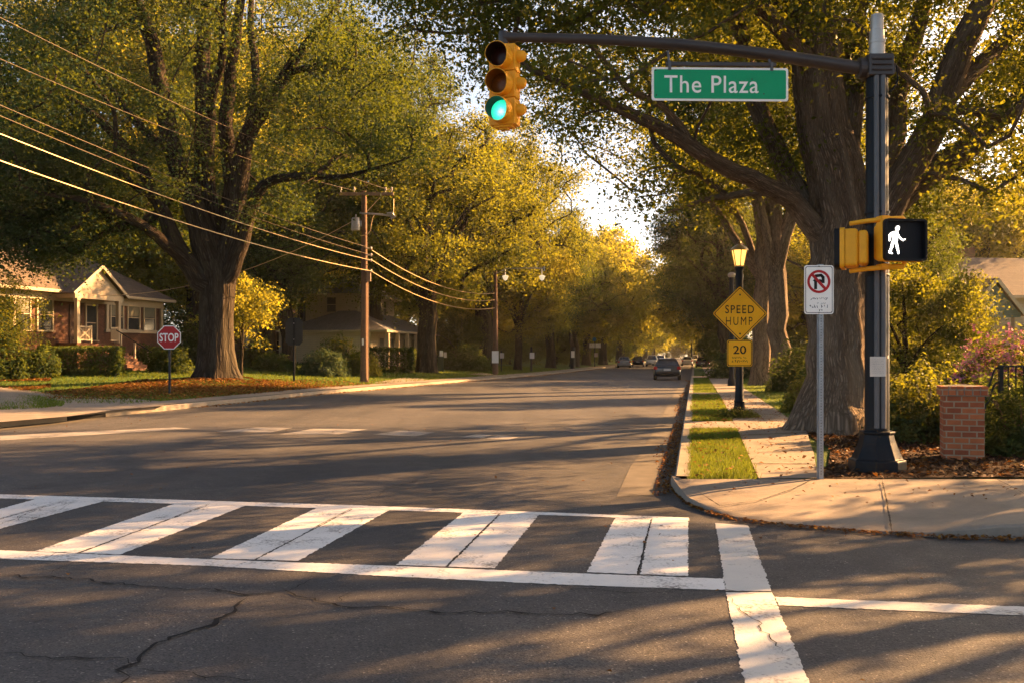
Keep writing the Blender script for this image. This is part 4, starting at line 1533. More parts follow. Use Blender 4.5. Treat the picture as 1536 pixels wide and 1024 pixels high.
FD = 14.3
fx = W(1501, 549, FD)
fe = thing('iron_railing', 'black wrought iron railing with a scrolled end right of the brick pillar', 'railing', (fx.x, FD, .15))
top = fx.z - .15
b = MB(); b.box((2.6, 0, top), (5.25, .045, .03)); b.build('top_rail', MT['iron'], fe)
b = MB(); b.box((2.6, 0, .2), (5.2, .03, .03)); b.build('bottom_rail', MT['iron'], fe)
for x in (0, 1.75, 3.5, 5.2):
    b = MB(); b.box((x, 0, top / 2), (.06, .06, top + .05)); b.build('post', MT['iron'], fe, bevel=.004)
for k in range(44):
    x = .115 + k * .117
    if min(abs(x - a) for a in (0, 1.75, 3.5, 5.2)) < .05: continue
    b = MB(); b.box((x, 0, (top + .2) / 2), (.016, .016, top - .2)); b.build('baluster', MT['iron'], fe)
for dz in (0, -.22, -.55):
    b = MB()
    pts = [(0, 0, top - .02 + dz)] + [(-.05 - .20 * t, -.05 * t, top - .03 - .30 * t + .05 * math.sin(t * 6) + dz) for t in np.linspace(0, 1, 9)] + [(-.27, -.06, top - .45 + dz), (-.25, -.06, top - .5 + dz)]
    b.tube(pts, .015, 8); b.build('scroll', MT['iron'], fe, True)

# --- stop sign across the avenue, and the sign seen from behind
sd = 34.6
s0 = W(254, 587, sd)
q = sd / F
stp = thing('stop_sign', 'red octagonal stop sign on a dark post across the avenue', 'stop sign', (s0.x, sd, ZL(s0.x, sd)))
hc = CAMH + (HY - 506) * q - stp.location.z
b = MB(); b.cyl((0, .03, -.1), (0, .03, hc + .2), .045, n=10); b.build('post', MT['sign_back'], stp, 40)
oc = lambda r: circ(r / math.cos(PI / 8), 8, 0, hc, PI / 8)
b = MB(); b.prism_xz(oc(17.6 * q), -.03, -.022); b.build('panel', MT['sign_white'], stp)
b = MB(); b.prism_xz(oc(16.3 * q), -.034, -.0302); b.build('red_face', MT['sign_red'], stp)
text_mesh('STOP', 12.5 * q, MT['sign_white'], stp, 'lettering', (0, -.036, hc), 28.5 * q, thick=.02)
bd = 47.0
b0 = W(441, 577, bd)
q = bd / F
bs = thing('sign_back', 'tall grey sign seen from behind on a dark post beside the lawn', 'road sign', (b0.x, bd, ZL(b0.x, bd)))
hc = CAMH + (HY - 497) * q - bs.location.z
b = MB(); b.box((0, 0, hc / 2 + .3), (.09, .06, hc + .7)); b.build('post', MT['black_metal'], bs)
b = MB(); b.prism_xz(rpoly([(13 * q, 14 * q + hc), (8 * q, 20 * q + hc), (-8 * q, 20 * q + hc), (-13 * q, 14 * q + hc), (-13 * q, -15 * q + hc), (-8 * q, -21 * q + hc), (8 * q, -21 * q + hc), (13 * q, -15 * q + hc)], .04), .035, .045); b.build('panel', MT['sign_back'], bs)
for z in (12, -12):
    b = MB(); b.cyl((0, -.05, hc + z * q), (0, 0, hc + z * q), .03, n=8); b.build('bolt', MT['galv'], bs)

# --- utility pole and its wires
UD = 50.0
u0 = W(546, 573, UD)
qu = UD / F
ZU = ZL(u0.x, UD)


def utility_pole(label, loc, full=True):
    t = thing('utility_pole', label, 'utility pole', loc)
    hz = lambda py: CAMH + (HY - py) * qu - loc[2]
    b = MB(); b.tube([(0, 0, -.1), (0, 0, .25), (.0, 0, 1.5), (.02, 0, 5), (0, 0, hz(287))], [.27, .21, .195, .175, .14], 14); b.build('pole', MT['wood_pole'], t, 50)
    b = MB(); b.box((.15, -.17, hz(292)), (81 * qu, .12, .16)); b.build('crossarm', MT['wood_grey'], t, bevel=.01)
    for x in (-34, -14, 33, 42):
        b = MB(); b.lathe([(.02, 0), (.02, .10), (.06, .11), (.07, .17), (.045, .2), (.06, .23), (.03, .28)], 10, (x * qu, -.17, hz(292) + .08)); b.build('insulator', MT['insul'], t, 40)
    b = MB(); b.tube([(-.2, -.12, hz(320)), (0, -.2, hz(321.5)), (.5, -.2, hz(322)), (1.2, -.2, hz(324)), (1.55, -.2, hz(325))], .05, 8); b.tube([(1.25, -.2, hz(322)), (1.6, -.2, hz(321)), (1.68, -.2, hz(325)), (1.45, -.2, hz(328))], .07, 8); b.build('side_arm', MT['galv'], t, 40)
    b = MB(); b.lathe([(.05, 0), (.24, .02), (.25, .1), (.235, .62), (.19, .70), (.05, .72)], 18, (-.42, -.1, hz(347))); b.lathe([(.03, 0), (.05, .05), (.03, .16)], 8, (-.42, -.1, hz(347) + .72)); b.box((-.2, -.06, hz(336)), (.2, .08, .3)); b.build('transformer', MT['silver'], t, 40)
    b = MB(); b.tube([(.62, -.2, hz(322)), (.5, -.22, hz(328)), (.42, -.22, hz(338)), (.38, -.22, hz(347)), (.2, -.22, hz(353)), (-.15, -.2, hz(355))], .022, 6); b.tube([(1.62, -.18, hz(299)), (1.6, -.2, hz(322))], .015, 6); b.tube([(.9, -.17, hz(297)), (.2, -.18, hz(318))], .018, 6); b.build('jumper_cable', MT['wire'], t, True)
    for z in (373, 383, 391, 407):
        b = MB(); b.cyl((.1, -.12, hz(z)), (.42, -.16, hz(z)), .035, n=8); b.lathe([(.03, -.08), (.06, -.04), (.06, .04), (.03, .08)], 8, (.40, -.16, hz(z))); b.build('insulator', MT['insul'], t, 40)
    b = MB(); b.box((.27, -.1, hz(415)), (.22, .2, .55)); b.tube([(.24, -.12, hz(410)), (.25, -.12, 2.5), (.25, -.12, -.05)], .03, 6); b.build('cable_box', MT['wood_grey'], t, bevel=.02)
    b = MB(); b.box((-.03, -.195, 2.15), (.10, .015, .35)); b.build('marker', MT['sign_white'], t)
    return t


up1 = utility_pole('weathered wooden utility pole with transformer and crossarm on the far lawn', (u0.x, UD, ZU))
p0 = Vector((u0.x - 36 * SA, UD - 36 * CA, .15))
p0.x -= .4
up0 = utility_pole('wooden utility pole left of the view that carries the near ends of the wires', tuple(p0))
P2D = 70.0
p2 = W(743, 561, P2D)


def wire(label, a, b_, sag, r, group, n=26, name='power_line', mat='wire'):
    a, b_ = Vector(a), Vector(b_)
    pts = [a.lerp(b_, t) - Vector((0, 0, sag * 4 * t * (1 - t))) for t in np.linspace(0, 1, n)]
    m = MB(); m.tube(pts, r, 6)
    o = m.build(name, MT[mat], None, True)
    return tag(o, label, 'cable', group)


def thru(px, py, pole_pt, sag):
    """near end of a wire from the left pole to POLE_PT that passes the photo point at px, py"""
    t = .74
    d = UD + (p0.y - UD) * t
    z = CAMH + (HY - py) * d / F
    z0 = (z + sag * 4 * t * (1 - t) - pole_pt.z * (1 - t)) / t
    return Vector((p0.x + .3, p0.y - .15, z0))


ga = 'wires between the left pole and the utility pole'
for lab, py, yp, xo, sag, r in (('thick lowest wire running left from the utility pole, brightest of all', 243, 407, .40, .55, .019), ('thick second wire above the lowest, running left from the utility pole', 203, 391, .40, .5, .0155),
                                ('thin third wire from the bottom, running left from the utility pole', 176, 383, .40, .45, .010), ('thin fourth wire from the bottom, running left from the utility pole', 160, 373, .40, .45, .010)):
    e = Vector((u0.x + xo, UD - .16, CAMH + (HY - yp) * qu))
    wire(lab, thru(0, py, e, sag), e, sag, r, ga, mat='wire' if r > .015 else 'wire_dark')
for lab, py, xo, sag in (('thin upper wire from the left end of the crossarm over the lawn', 85, -.5, .6), ('thin topmost wire from the right end of the crossarm over the lawn', 38, 1.5, .6)):
    e = Vector((u0.x + xo, UD - .17, CAMH + (HY - 287) * qu))
    wire(lab, thru(0, py, e, sag), e, sag, .008, ga, mat='wire_dark')
gb = 'wires between the utility pole and the next street light pole'
for lab, y1, y2 in (('upper wire falling right from the utility pole to the street light pole', 376, 440), ('middle wire falling right from the utility pole to the street light pole', 391, 450), ('lower wire falling right from the utility pole to the street light pole', 408, 462)):
    wire(lab, (u0.x + .45, UD - .16, CAMH + (HY - y1) * qu), (p2.x, P2D, CAMH + (HY - y2) * P2D / F), .75, .022, gb)
wire('pale service cable falling from the transformer pole towards the bungalow', (u0.x - .2, UD - .1, CAMH + (HY - 326) * qu), W(150, 444, 50.5), 1.0, .016, None, name='service_cable')

sl_ = thing('street_light', 'tall street light pole with a long arm and two bright hanging lamps', 'street light', (p2.x, P2D, ZL(p2.x, P2D)))
q = P2D / F
hz = lambda py: CAMH + (HY - py) * q - sl_.location.z
b = MB(); b.tube([(0, 0, -.1), (0, 0, 3), (0, 0, hz(405))], [.22, .19, .13], 12); b.build('pole', MT['wood_pole'], sl_, 50)
b = MB(); b.tube([(0, 0, hz(412)), (.8, 0, hz(403)), (2, 0, hz(402.5)), (73 * q, 0, hz(403))], .05, 8); b.cyl((73 * q, 0, hz(407)), (73 * q, 0, hz(400)), .06, n=8); b.build('arm', MT['galv'], sl_, True)
for x, y in ((15, 414), (70, 414)):
    b = MB(); b.lathe([(.04, -.36), (.14, -.28), (.24, -.02), (.08, .05)], 14, (x * q, 0, hz(y))); b.tube([(x * q, 0, hz(y)), (x * q, 0, hz(403))], .02, 6); b.build('lamp', MT['lamp_white'], sl_, 50)
b = MB(); b.box((0, -.22, hz(535)), (.5, .03, .9)); b.build('notice', MT['sign_white'], sl_)


def small_post(name, label, cat, px, py, d, parts, r=.05, top=None, far=True):
    p = W(px, py, d)
    z = ZL(p.x, d) if far else ZR(p.x, d)
    t = thing(name, label, cat, (p.x, d, z))
    q = d / F
    hz = lambda y: CAMH + (HY - y) * q - z
    b = MB(); b.cyl((0, 0, -.1), (0, 0, hz(top)), r, n=8); b.build('post', MT['black_metal'], t, 40)
    for nm, x, y, w, h, mt in parts:
        b = MB()
        if nm == 'disc': b.prism_xz(circ(w * q / 2, 20, x * q, hz(y)), -r - .03, -r - .01)
        else: b.prism_xz(rrect(w * q, h * q, .02, cx=x * q, cz=hz(y)), -r - .03, -r - .01)
        b.build('plate' if nm != 'disc' else 'disc', MT[mt], t)
    return t


small_post('crossing_sign', 'distant sign post with two white plates and a blue sign on top', 'road sign', 892, 549, 122, [('p', -4, 518, 8, 7, 'sign_white'), ('p', 5, 518, 8, 7, 'sign_white'), ('disc', -.5, 509, 6, 6, 'sign_blue'), ('p', 2, 532, 5, 6, 'paper')], .07, 508)
small_post('notice_post', 'dark post with a small white notice by the far pavement, between tree trunks', 'sign post', 797, 560, 84, [('p', 1, 533, 7, 9, 'sign_white')], .09, 520)
small_post('notice_post', 'dark post with a tall white notice under the far street trees', 'sign post', 859, 553, 104, [('p', 0, 531, 5, 10, 'sign_white')], .28, 520)
small_post('parking_post', 'slim dark post with a pale plate beside the street light pole', 'sign post', 752, 563, 80, [('p', 1, 533, 6, 8, 'paper')], .05, 526)
small_post('meter_post', 'green post box with two pale plates beside the second great tree', 'post box', 664, 562, 72, [('p', -2, 530, 5, 9, 'sign_white'), ('p', 4, 532, 4, 8, 'paper'), ('p', -3, 546, 9, 24, 'bin_green')], .06, 527)
small_post('round_sign', 'distant post with a round pale sign on the near kerb', 'road sign', 1053, 549, 128, [('disc', 0, 522, 6, 6, 'paper'), ('p', 0, 530, 6, 5, 'sign_back')], .06, 518, False)
p = W(1190, 563, 44)
gb_ = thing('garden_gate', 'small dark iron garden gate beyond the great tree on the near side', 'gate', (p.x, 44, ZR(p.x, 44)))
b = MB()
for x in (-.2, -.1, 0, .1, .2): b.box((x, 0, .42), (.03, .03, .84))
b.build('bars', MT['iron'], gb_)
b = MB(); b.box((0, 0, .84), (.5, .05, .06)); b.box((0, 0, .12), (.5, .05, .05)); b.build('rail', MT['grey_metal'], gb_)
p = W(1014, 483, 150)
fl = thing('street_light', 'far street light with a single bright lamp above the cars', 'street light', (p.x + 2.5, 150, .2))
b = MB(); b.tube([(0, 0, -.1), (0, 0, p.z + .2)], [.14, .09], 8); b.build('pole', MT['black_metal'], fl)
b = MB(); b.tube([(0, 0, p.z + .15), (-1.2, 0, p.z + .5), (-2.5, 0, p.z + .25)], .05, 6); b.build('arm', MT['black_metal'], fl)
b = MB(); b.lathe([(.05, -.35), (.25, -.25), (.32, .05), (.1, .2)], 10, (-2.5, 0, p.z)); b.build('lamp', MT['lamp_white'], fl)
# storm drain in the far kerb
p = G(142, 625, .05)
s_, l_ = to_sl(p.x, p.y)
dr = thing('storm_drain', 'dark storm drain opening in the far kerb at the left', 'drain', (*RD(s_, l_left(s_))[:2], 0), -RA)
b = MB(); b.box((.0, 0, .06), (.025, 1.5, .10)); b.build('opening', MT['crack'], dr)  # black box on the kerb face stands in for the shaded slot
b = MB(); b.box((-.22, 0, .17), (.5, 1.8, .03)); b.build('slab', MT['kerb'], dr, bevel=.01)
# ------------------------------------------------------------------ houses
def hip_roof(t, u0, u1, v0, v1, z, zr, inset, mat, trim='trim', name='roof', th=.16):
    b = MB()
    vm = (v0 + v1) / 2
    c = [(u0, v0, z), (u1, v0, z), (u1, v1, z), (u0, v1, z)]
    r = [(u0 + inset, vm, zr), (u1 - inset, vm, zr)]
    b.add(c + r, [(0, 1, 5, 4), (1, 2, 5), (2, 3, 4, 5), (3, 0, 4)])
    o = b.build(name, MT[mat], t)
    b = MB()
    g = .02
    for a, e in zip(c, c[1:] + c[:1]):
        b.beam((a[0], a[1], z - th / 2 - .012), (e[0], e[1], z - th / 2 - .012), .07, th)
    b.add([(x, y, z - th * .8) for x, y, _ in c], [(0, 3, 2, 1)])
    b.build('fascia', MT[trim], o)
    return o


def window(t, u, v, z, w, h, facing='-v', trim='trim', pane='glass', bars=1, blind=True, wall=None):
    """framed sash window on the wall plane, standing a few cm proud"""
    if facing == '-v': M = lambda a, o, c: (u + a, v - o, z + c)
    else: M = lambda a, o, c: (u - o, v + a, z + c)

    def bx(b, a0, a1, o0, o1, c0, c1):
        p, q_ = Vector(M(a0, o0, c0)), Vector(M(a1, o1, c1))
        b.box((p + q_) / 2, tuple(abs(x) for x in (q_ - p)))
    b = MB()
    bx(b, -w / 2 + .001, w / 2 - .001, .004, .03, .001, h - .001)
    wn = b.build('window', MT[pane], t)
    b = MB()
    f = .09
    bx(b, -w / 2 - f, -w / 2, .0, .075, 0, h); bx(b, w / 2, w / 2 + f, .0, .075, 0, h)
    bx(b, -w / 2 - f - .02, w / 2 + f + .02, .0, .085, h, h + f * 1.3)
    for k in range(1, bars + 1): bx(b, -w / 2, w / 2, .02, .055, h * k / (bars + 1) - .025, h * k / (bars + 1) + .025)
    b.build('frame', MT[trim], wn)
    b = MB(); bx(b, -w / 2 - f - .05, w / 2 + f + .05, .0, .13, -.08, 0); b.build('sill', MT[trim], wn)
    if blind:
        b = MB(); bx(b, -w / 2 + .02, w / 2 - .02, .031, .036, h * .55, h - .01); b.build('blind', MT['curtain'], wn)
    return wn


# bungalow across the avenue: local x runs along its front, away from the camera; local y goes inwards
HB = Vector((-25.1, 47.0, .72))
bg = thing('brick_bungalow', 'brick bungalow with hip roof and gabled cream porch behind the clipped hedge', 'house', HB, math.radians(75))
b = MB(); b.box((3.5, 4.5, 1.75), (17, 9, 5.0)); b.build('wall', MT['house_brick'], bg)
rf = hip_roof(bg, -5.6, 12.6, -.6, 9.6, 4.36, 7.6, 4.6, 'shingle')
b = MB(); b.box((1.5, 6.2, 6.6), (.9, .7, 3.0)); b.box((1.5, 6.2, 8.13), (1.02, .82, .14)); b.build('chimney', MT['house_brick'], rf)
b = MB(); b.box((3.5, -.05, 4.0), (17.1, .1, .42)); b.box((9.0, -.07, 2.3), (4.6, .14, .16)); b.box((6.9, -.05, 3.05), (.22, .1, 1.5)); b.box((11.9, -.05, 2.9), (.22, .12, 1.9)); b.build('cornice', MT['trim'], bg)
for u in (7.75, 9.25, 10.75): window(bg, u, 0, 2.42, 1.02, 1.42)
for u, w in ((-.6, 1.0), (.55, .95), (2.1, 1.0)): window(bg, u, 0, 2.2, w, 1.62)
window(bg, 5.6, 0, 1.75, .8, 1.9, blind=False)
b = MB(); b.box((4.35, -.03, 2.6), (.95, .06, 2.1)); dr_ = b.build('door', MT['door'], bg)
b = MB(); b.box((4.72, -.075, 2.55), (.05, .04, .16)); b.build('handle', MT['brass'], dr_)
b = MB(); b.box((4.75, -.68, .5), (3.7, 1.32, 2.1)); b.build('porch_floor', MT['house_brick'], bg)
for u in (3.1, 6.4):
    b = MB(); b.box((u, -1.18, 2.72), (.2, .2, 2.3)); b.box((u, -1.18, 1.64), (.28, .28, .16)); b.box((u, -1.18, 3.86), (.28, .28, .14)); b.build('column', MT['trim'], bg)
b = MB(); b.box((4.75, -1.18, 4.06), (3.9, .26, .28)); b.box((2.95, -.55, 4.06), (.22, 1.0, .26)); b.box((6.55, -.55, 4.06), (.22, 1.0, .26)); b.build('porch_beam', MT['trim'], bg)
b = MB(); b.prism_xz([(2.8, 4.21), (6.7, 4.21), (4.75, 5.62)], -1.26, -1.16); b.build('gable', MT['gable'], bg)
b = MB()
for sgn in (-1, 1):
    e, a = Vector((4.75 + sgn * 2.2, 0, 4.12)), Vector((4.75, 0, 5.76))
    n_ = Vector((sgn * .58, 0, .81)) * .07
    vs = [(x.x, y, x.z) for y in (-1.45, 3.2) for x in (e, a, a + n_, e + n_)]
    b.add(vs, [(0, 1, 2, 3), (4, 7, 6, 5), (0, 4, 5, 1), (3, 2, 6, 7), (0, 3, 7, 4), (1, 5, 6, 2)])
pr = b.build('porch_roof', MT['shingle'], bg)
b = MB()
for sgn in (-1, 1): b.beam((4.75 + sgn * 2.2, -1.48, 4.14), (4.75, -1.48, 5.74), .06, .17)
b.build('bargeboard', MT['trim'], pr)
for u0, u1, dg in ((3.2, 4.15, 1), (5.7, 6.3, 0)):
    b = MB(); b.box(((u0 + u1) / 2, -1.2, 2.42), (u1 - u0, .07, .08)); b.box(((u0 + u1) / 2, -1.2, 1.72), (u1 - u0, .06, .07)); b.box((u1, -1.2, 2.0), (.09, .09, 1.0))
    if dg: b.beam((u0, -1.2, 2.38), (u1, -1.2, 1.75), .04, .07); b.beam((u0, -1.2, 1.75), (u1, -1.2, 2.38), .04, .07)
    for k in range(1, 8): b.box((u0 + (u1 - u0) * k / 8, -1.2, 2.05), (.035, .035, .62))
    b.build('porch_railing', MT['trim'], bg)
b = MB()
for k in range(9): b.box((5.0, -1.36 - .15 - .3 * k, .5 - .165 * k / 1 * .5 - .05 + .44 - .0825 * k), (1.7, .32, 1.0))
b.build('porch_step', MT['step'], bg)
for k in (1, 4, 7):
    b = MB(); b.box((5.95, -1.4 - .3 * k, 1.75 - .165 * k), (.09, .09, .9)); b.box((5.95, -1.4 - .3 * k, 2.22 - .165 * k), (.13, .13, .05)); b.build('newel', MT['trim'], bg)
b = MB(); b.tube([(5.95, -1.4, 2.3), (5.95, -3.9, .95)], .03, 6); b.build('handrail', MT['iron'], bg)

# cream house further along
c0 = Vector((-11.2, 74.0, .6))
cr = thing('cream_house', 'cream two storey house with grey skirt roof behind the second great tree', 'house', c0, PI / 2 - RA)
b = MB(); b.box((7, 3.5, 1.3), (14, 7, 3.6)); b.build('wall', MT['cream'], cr)
b = MB(); b.box((7.5, 4.4, 4.4), (9.5, 4.6, 3.4)); uw = b.build('upper_wall', MT['cream'], cr)
hip_roof(cr, -.8, 14.8, -1.6, 7.6, 3.0, 5.0, 4.2, 'shingle_grey')
hip_roof(cr, 2.2, 12.8, 1.5, 7.3, 6.1, 7.9, 2.6, 'shingle_grey', name='upper_roof')
for u in (.15, 2.7, 5.2, 7.7, 10.2, 12.8):
    b = MB(); b.box((u, -1.35, 1.1), (.28, .28, 3.5)); b.build('column', MT['trim'], cr)
window(cr, 0, 2.6, .9, 1.3, 1.3, '-u', bars=0, blind=False)
for u in (2.5, 5.0, 9.0, 11.5): window(cr, u, 0, .8, 1.1, 1.6)
for u in (4.4, 6.0, 9.5): window(cr, u, 2.1, 4.6, .8, 1.2, blind=False)
window(cr, 2.75, 4.4, 4.6, .8, 1.2, '-u', blind=False)
b = MB(); b.box((6.8, -.04, 1.0), (.95, .07, 2.1)); dd = b.build('door', MT['door'], cr)
# dark brick house seen under the trees between
d0 = W(402, 545, 80)
bh = thing('brick_house', 'shaded brick house glimpsed under the trees right of the great tree', 'house', (d0.x, 80, ZL(d0.x, 80) - .1), PI / 2 - RA)
b = MB(); b.box((5, 4, 1.6), (10, 8, 4.2)); b.build('wall', MT['house_brick'], bh)
hip_roof(bh, -.6, 10.6, -.6, 8.6, 3.7, 6.0, 4.0, 'shingle')
for v in (1.6, 4.0): window(bh, 0, v, 1.0, .9, 1.5, '-u', blind=False)
for u in (2, 5, 8): window(bh, u, 0, 1.0, .9, 1.5)
b = MB(); b.box((.6, -.9, 1.2), (.25, .25, 3.0)); b.build('column', MT['trim'], bh)

# blue-green house on the near side
r0 = Vector((23.9, 51.7, .90))
rh = thing('gabled_house', 'house with tan roof and blue green porch gable behind the flowering bush', 'house', r0, math.radians(6))
rh.scale = (.9, .9, .9)
b = MB(); b.box((7, 4.5, 1.7), (11.4, 8, 5.6)); b.build('wall', MT['gable'], rh)
hip_roof(rh, .6, 13.4, -.1, 9.1, 4.5, 7.3, 3.6, 'shingle')
b = MB(); b.box((4.6, 5.0, 7.2), (.8, .7, 1.6)); b.build('chimney', MT['house_brick'], rh)
b = MB(); b.prism_xz([(.75, 3.35), (3.85, 3.35), (2.3, 5.15)], -1.62, -1.5); b.build('gable', MT['bluegreen'], rh)
b = MB()
for sgn in (-1, 1):
    e, a = Vector((2.3 + sgn * 1.85, 0, 3.12)), Vector((2.3, 0, 5.36)); n_ = Vector((sgn * .77, 0, .64)) * .08
    vs = [(x.x, y, x.z) for y in (-1.85, 3.0) for x in (e, a, a + n_, e + n_)]
    b.add(vs, [(0, 1, 2, 3), (4, 7, 6, 5), (0, 4, 5, 1), (3, 2, 6, 7), (0, 3, 7, 4), (1, 5, 6, 2)])
pr = b.build('porch_roof', MT['shingle'], rh)
b = MB()
for sgn in (-1, 1): b.beam((2.3 + sgn * 1.85, -1.88, 3.14), (2.3, -1.88, 5.34), .06, .2)
b.build('bargeboard', MT['trim'], pr)
b = MB(); b.box((2.3, -1.5, 3.2), (3.3, .25, .3)); b.build('porch_beam', MT['bluegreen'], rh)
for u in (.9, 3.7):
    b = MB(); b.box((u, -1.5, 1.5), (.34, .34, 3.1)); b.build('column', MT['gable'], rh)
b = MB(); b.box((2.3, -.75, .2), (3.6, 1.6, .6)); b.build('porch_floor', MT['step'], rh)
window(rh, 5.2, .5, 1.0, 1.2, 1.6); window(rh, 8.5, .5, 1.0, 1.2, 1.6); window(rh, 1.5, .5, .9, .9, 1.8, blind=False)
b = MB(); b.box((3.0, .46, 1.5), (.95, .07, 2.1)); b.build('door', MT['door'], rh)


# ------------------------------------------------------------------ cars
def car(name, label, loc, rz, paint, L=4.2, Wd=1.76, H=1.48, kind='hatch', group=None, away=True, detail=True):
    t = thing(name, label, 'car', loc, rz + (0 if away else PI), group)
    hl, hw = L / 2, Wd / 2
    b = MB()
    bz = .93 if kind != 'suv' else 1.05
    st = [(-hl, .80, .36, bz - .16), (-hl + .06, .93, .27, bz - .04), (-hl + .28, .985, .22, bz + .01), (-hl + .9, 1, .2, bz + .02), (-.2, 1, .2, bz), (.8, 1, .2, bz - .03), (1.1, .995, .2, bz - .06),
          (hl - .5, .97, .22, bz - .14), (hl - .15, .9, .28, bz - .24), (hl, .74, .36, bz - .36)]
    sec = lambda w, z0, z1: [(-w * .90, z0), (-w * .985, z0 + .12), (-w, (z0 + z1) / 2 + .02), (-w * .95, z1 - .06), (-w * .88, z1), (-w * .5, z1 + .03), (w * .5, z1 + .03), (w * .88, z1), (w * .95, z1 - .06), (w, (z0 + z1) / 2 + .02), (w * .985, z0 + .12), (w * .90, z0)]
    vs, fs = [], []
    for y, k, z0, z1 in st: vs += [(x, y, z) for x, z in sec(hw * k, z0, z1)]
    n = 12
    for i in range(len(st) - 1):
        for j in range(n): fs.append((i * n + j, i * n + (j + 1) % n, (i + 1) * n + (j + 1) % n, (i + 1) * n + j))
    fs += [tuple(range(n))[::-1], tuple(range((len(st) - 1) * n, len(st) * n))]
    b.add(vs, [f[::-1] for f in fs]); body = b.build('body', paint, t, 35, bevel=.0)
    body.modifiers.new('sub', 'SUBSURF').levels = 1; body.modifiers['sub'].render_levels = 1
    ry0, ry1 = {'hatch': (-hl + .12, -hl + .55), 'suv': (-hl + .08, -hl + .35), 'sedan': (-hl + .75, -hl + 1.3)}[kind]
    fy0, fy1 = (1.15, .35) if kind != 'sedan' else (1.0, .3)
    zb, zt = bz, H - .05
    wb, wt = hw * .86, hw * .62
    cab = [(-wb, ry0, zb), (wb, ry0, zb), (wb, fy0, zb - .03), (-wb, fy0, zb - .03), (-wt, ry1, zt), (wt, ry1, zt), (wt, fy1, zt), (-wt, fy1, zt)]
    b = MB(); b.add(cab, [(0, 1, 5, 4), (1, 2, 6, 5), (2, 3, 7, 6), (3, 0, 4, 7), (4, 5, 6, 7)]); b.build('windows', MT['carglass'], t)
    b = MB()
    vs = []
    for f, dz in ((1.03, 0), (1.0, .045), (.82, .075)):
        cy = (ry1 + fy1) / 2
        vs += [(x * wt * f, cy + (y - cy) * (f + .02), zt + dz - .01) for x, y in ((-1, ry1 - .08), (1, ry1 - .08), (1, fy1), (-1, fy1))]
    b.add(vs, [(0, 3, 2, 1), (8, 9, 10, 11)] + [(i * 4 + j, i * 4 + (j + 1) % 4, (i + 1) * 4 + (j + 1) % 4, (i + 1) * 4 + j) for i in range(2) for j in range(4)])
    for a, c in ((0, 4), (1, 5), (2, 6), (3, 7)): b.tube([Vector(cab[a]) * 1.0, Vector(cab[c])], .045, 6)
    for sx in (-1, 1): b.tube([(sx * wb * 1.0, -.15, zb), (sx * wt * 1.01, -.18, zt)], .035, 6)
    b.build('roof', paint, t)
    for sx in (-1, 1):
        for y in (-hl + .78, hl - .82):
            b = MB(); x0 = sx * (hw - .20); x1 = sx * (hw - .005)
            b.tube([(x0, y, .315), (x0 + sx * .02, y, .315), (x1 - sx * .02, y, .315), (x1, y, .315)], [.29, .315, .315, .29], 24); w = b.build('wheel', MT['tyre'], t, 40)
            b = MB(); b.tube([(x1 - sx * .02, y, .315), (x1 + sx * .006, y, .315)], [.2, .19], 16)
            b.build('rim', MT['rim'], w)
        b = MB(); z_ = bz - .14
        b.box((sx * hw * .84, -hl + .06, z_), (.24, .12, .2)); b.build('taillight', MT['tail'], t, bevel=.03)
        b = MB(); b.box((sx * hw * .74, hl - .09, bz - .36), (.34, .14, .13)); b.build('headlight', MT['silver'], t, bevel=.03)
        b = MB(); b.box((sx * (hw + .08), .78, bz + .06), (.18, .1, .13)); b.build('mirror', paint, t, bevel=.03)
    b = MB(); b.box((0, -hl + .02, .44), (Wd * .86, .12, .2)); b.build('bumper', MT['sig_dark'] if kind != 'sedan' else paint, t, bevel=.04)
    b = MB(); b.box((0, -hl - .012 + .0, bz - .24), (.46, .02, .13)); b.build('number_plate', MT['plate'], t)
    return t


def on_road(px, py, z=0):
    return G(px, py, z)


P_ = lambda n, c: m_car(n, c)
cpaint = {'grey': P_('paint_dark_grey', (.030, .036, .045)), 'silver': P_('paint_silver', (.30, .31, .33)), 'dark': P_('paint_black', (.02, .022, .025)), 'white': P_('paint_white', (.62, .60, .56)),
          'tan': P_('paint_pale', (.45, .42, .38)), 'wine': P_('paint_wine', (.16, .09, .08))}
g = G(1007, 569.5)
car('hatchback_car', 'dark grey hatchback driving away along the near kerb', (g.x, g.y + 1.6, 0), -RA + math.radians(1.5), cpaint['grey'], 4.1, 1.80, 1.43, 'hatch')
gp_ = 'cars parked and driving far along the avenue'
for lab, px, d, kind, pc, away, rz, L in (('silver sedan parked at the far kerb, nearest of the far cars', 936, 124, 'sedan', 'silver', True, .10, 4.6), ('dark car parked beyond the silver sedan', 957, 138, 'hatch', 'dark', True, .06, 4.2),
                                       ('white suv facing the camera in the middle of the far cars', 978, 142, 'suv', 'white', False, 0, 4.5), ('pale suv half hidden behind the dark hatchback', 991, 158, 'suv', 'tan', False, 0, 4.4),
                                       ('pale car driving away far ahead, right of the dark hatchback', 1031, 150, 'sedan', 'tan', True, 0, 4.4), ('wine red car parked at the near kerb far ahead', 1054, 118, 'hatch', 'wine', True, 0, 4.1),
                                       ('small white car far behind the wine red car', 1041, 176, 'suv', 'white', False, 0, 4.3)):
    car('parked_car', lab, ((px - CX) / F * d, d, 0), -RA + rz, cpaint[pc], L, 1.76, 1.66 if kind == 'suv' else 1.46, kind, gp_, away)
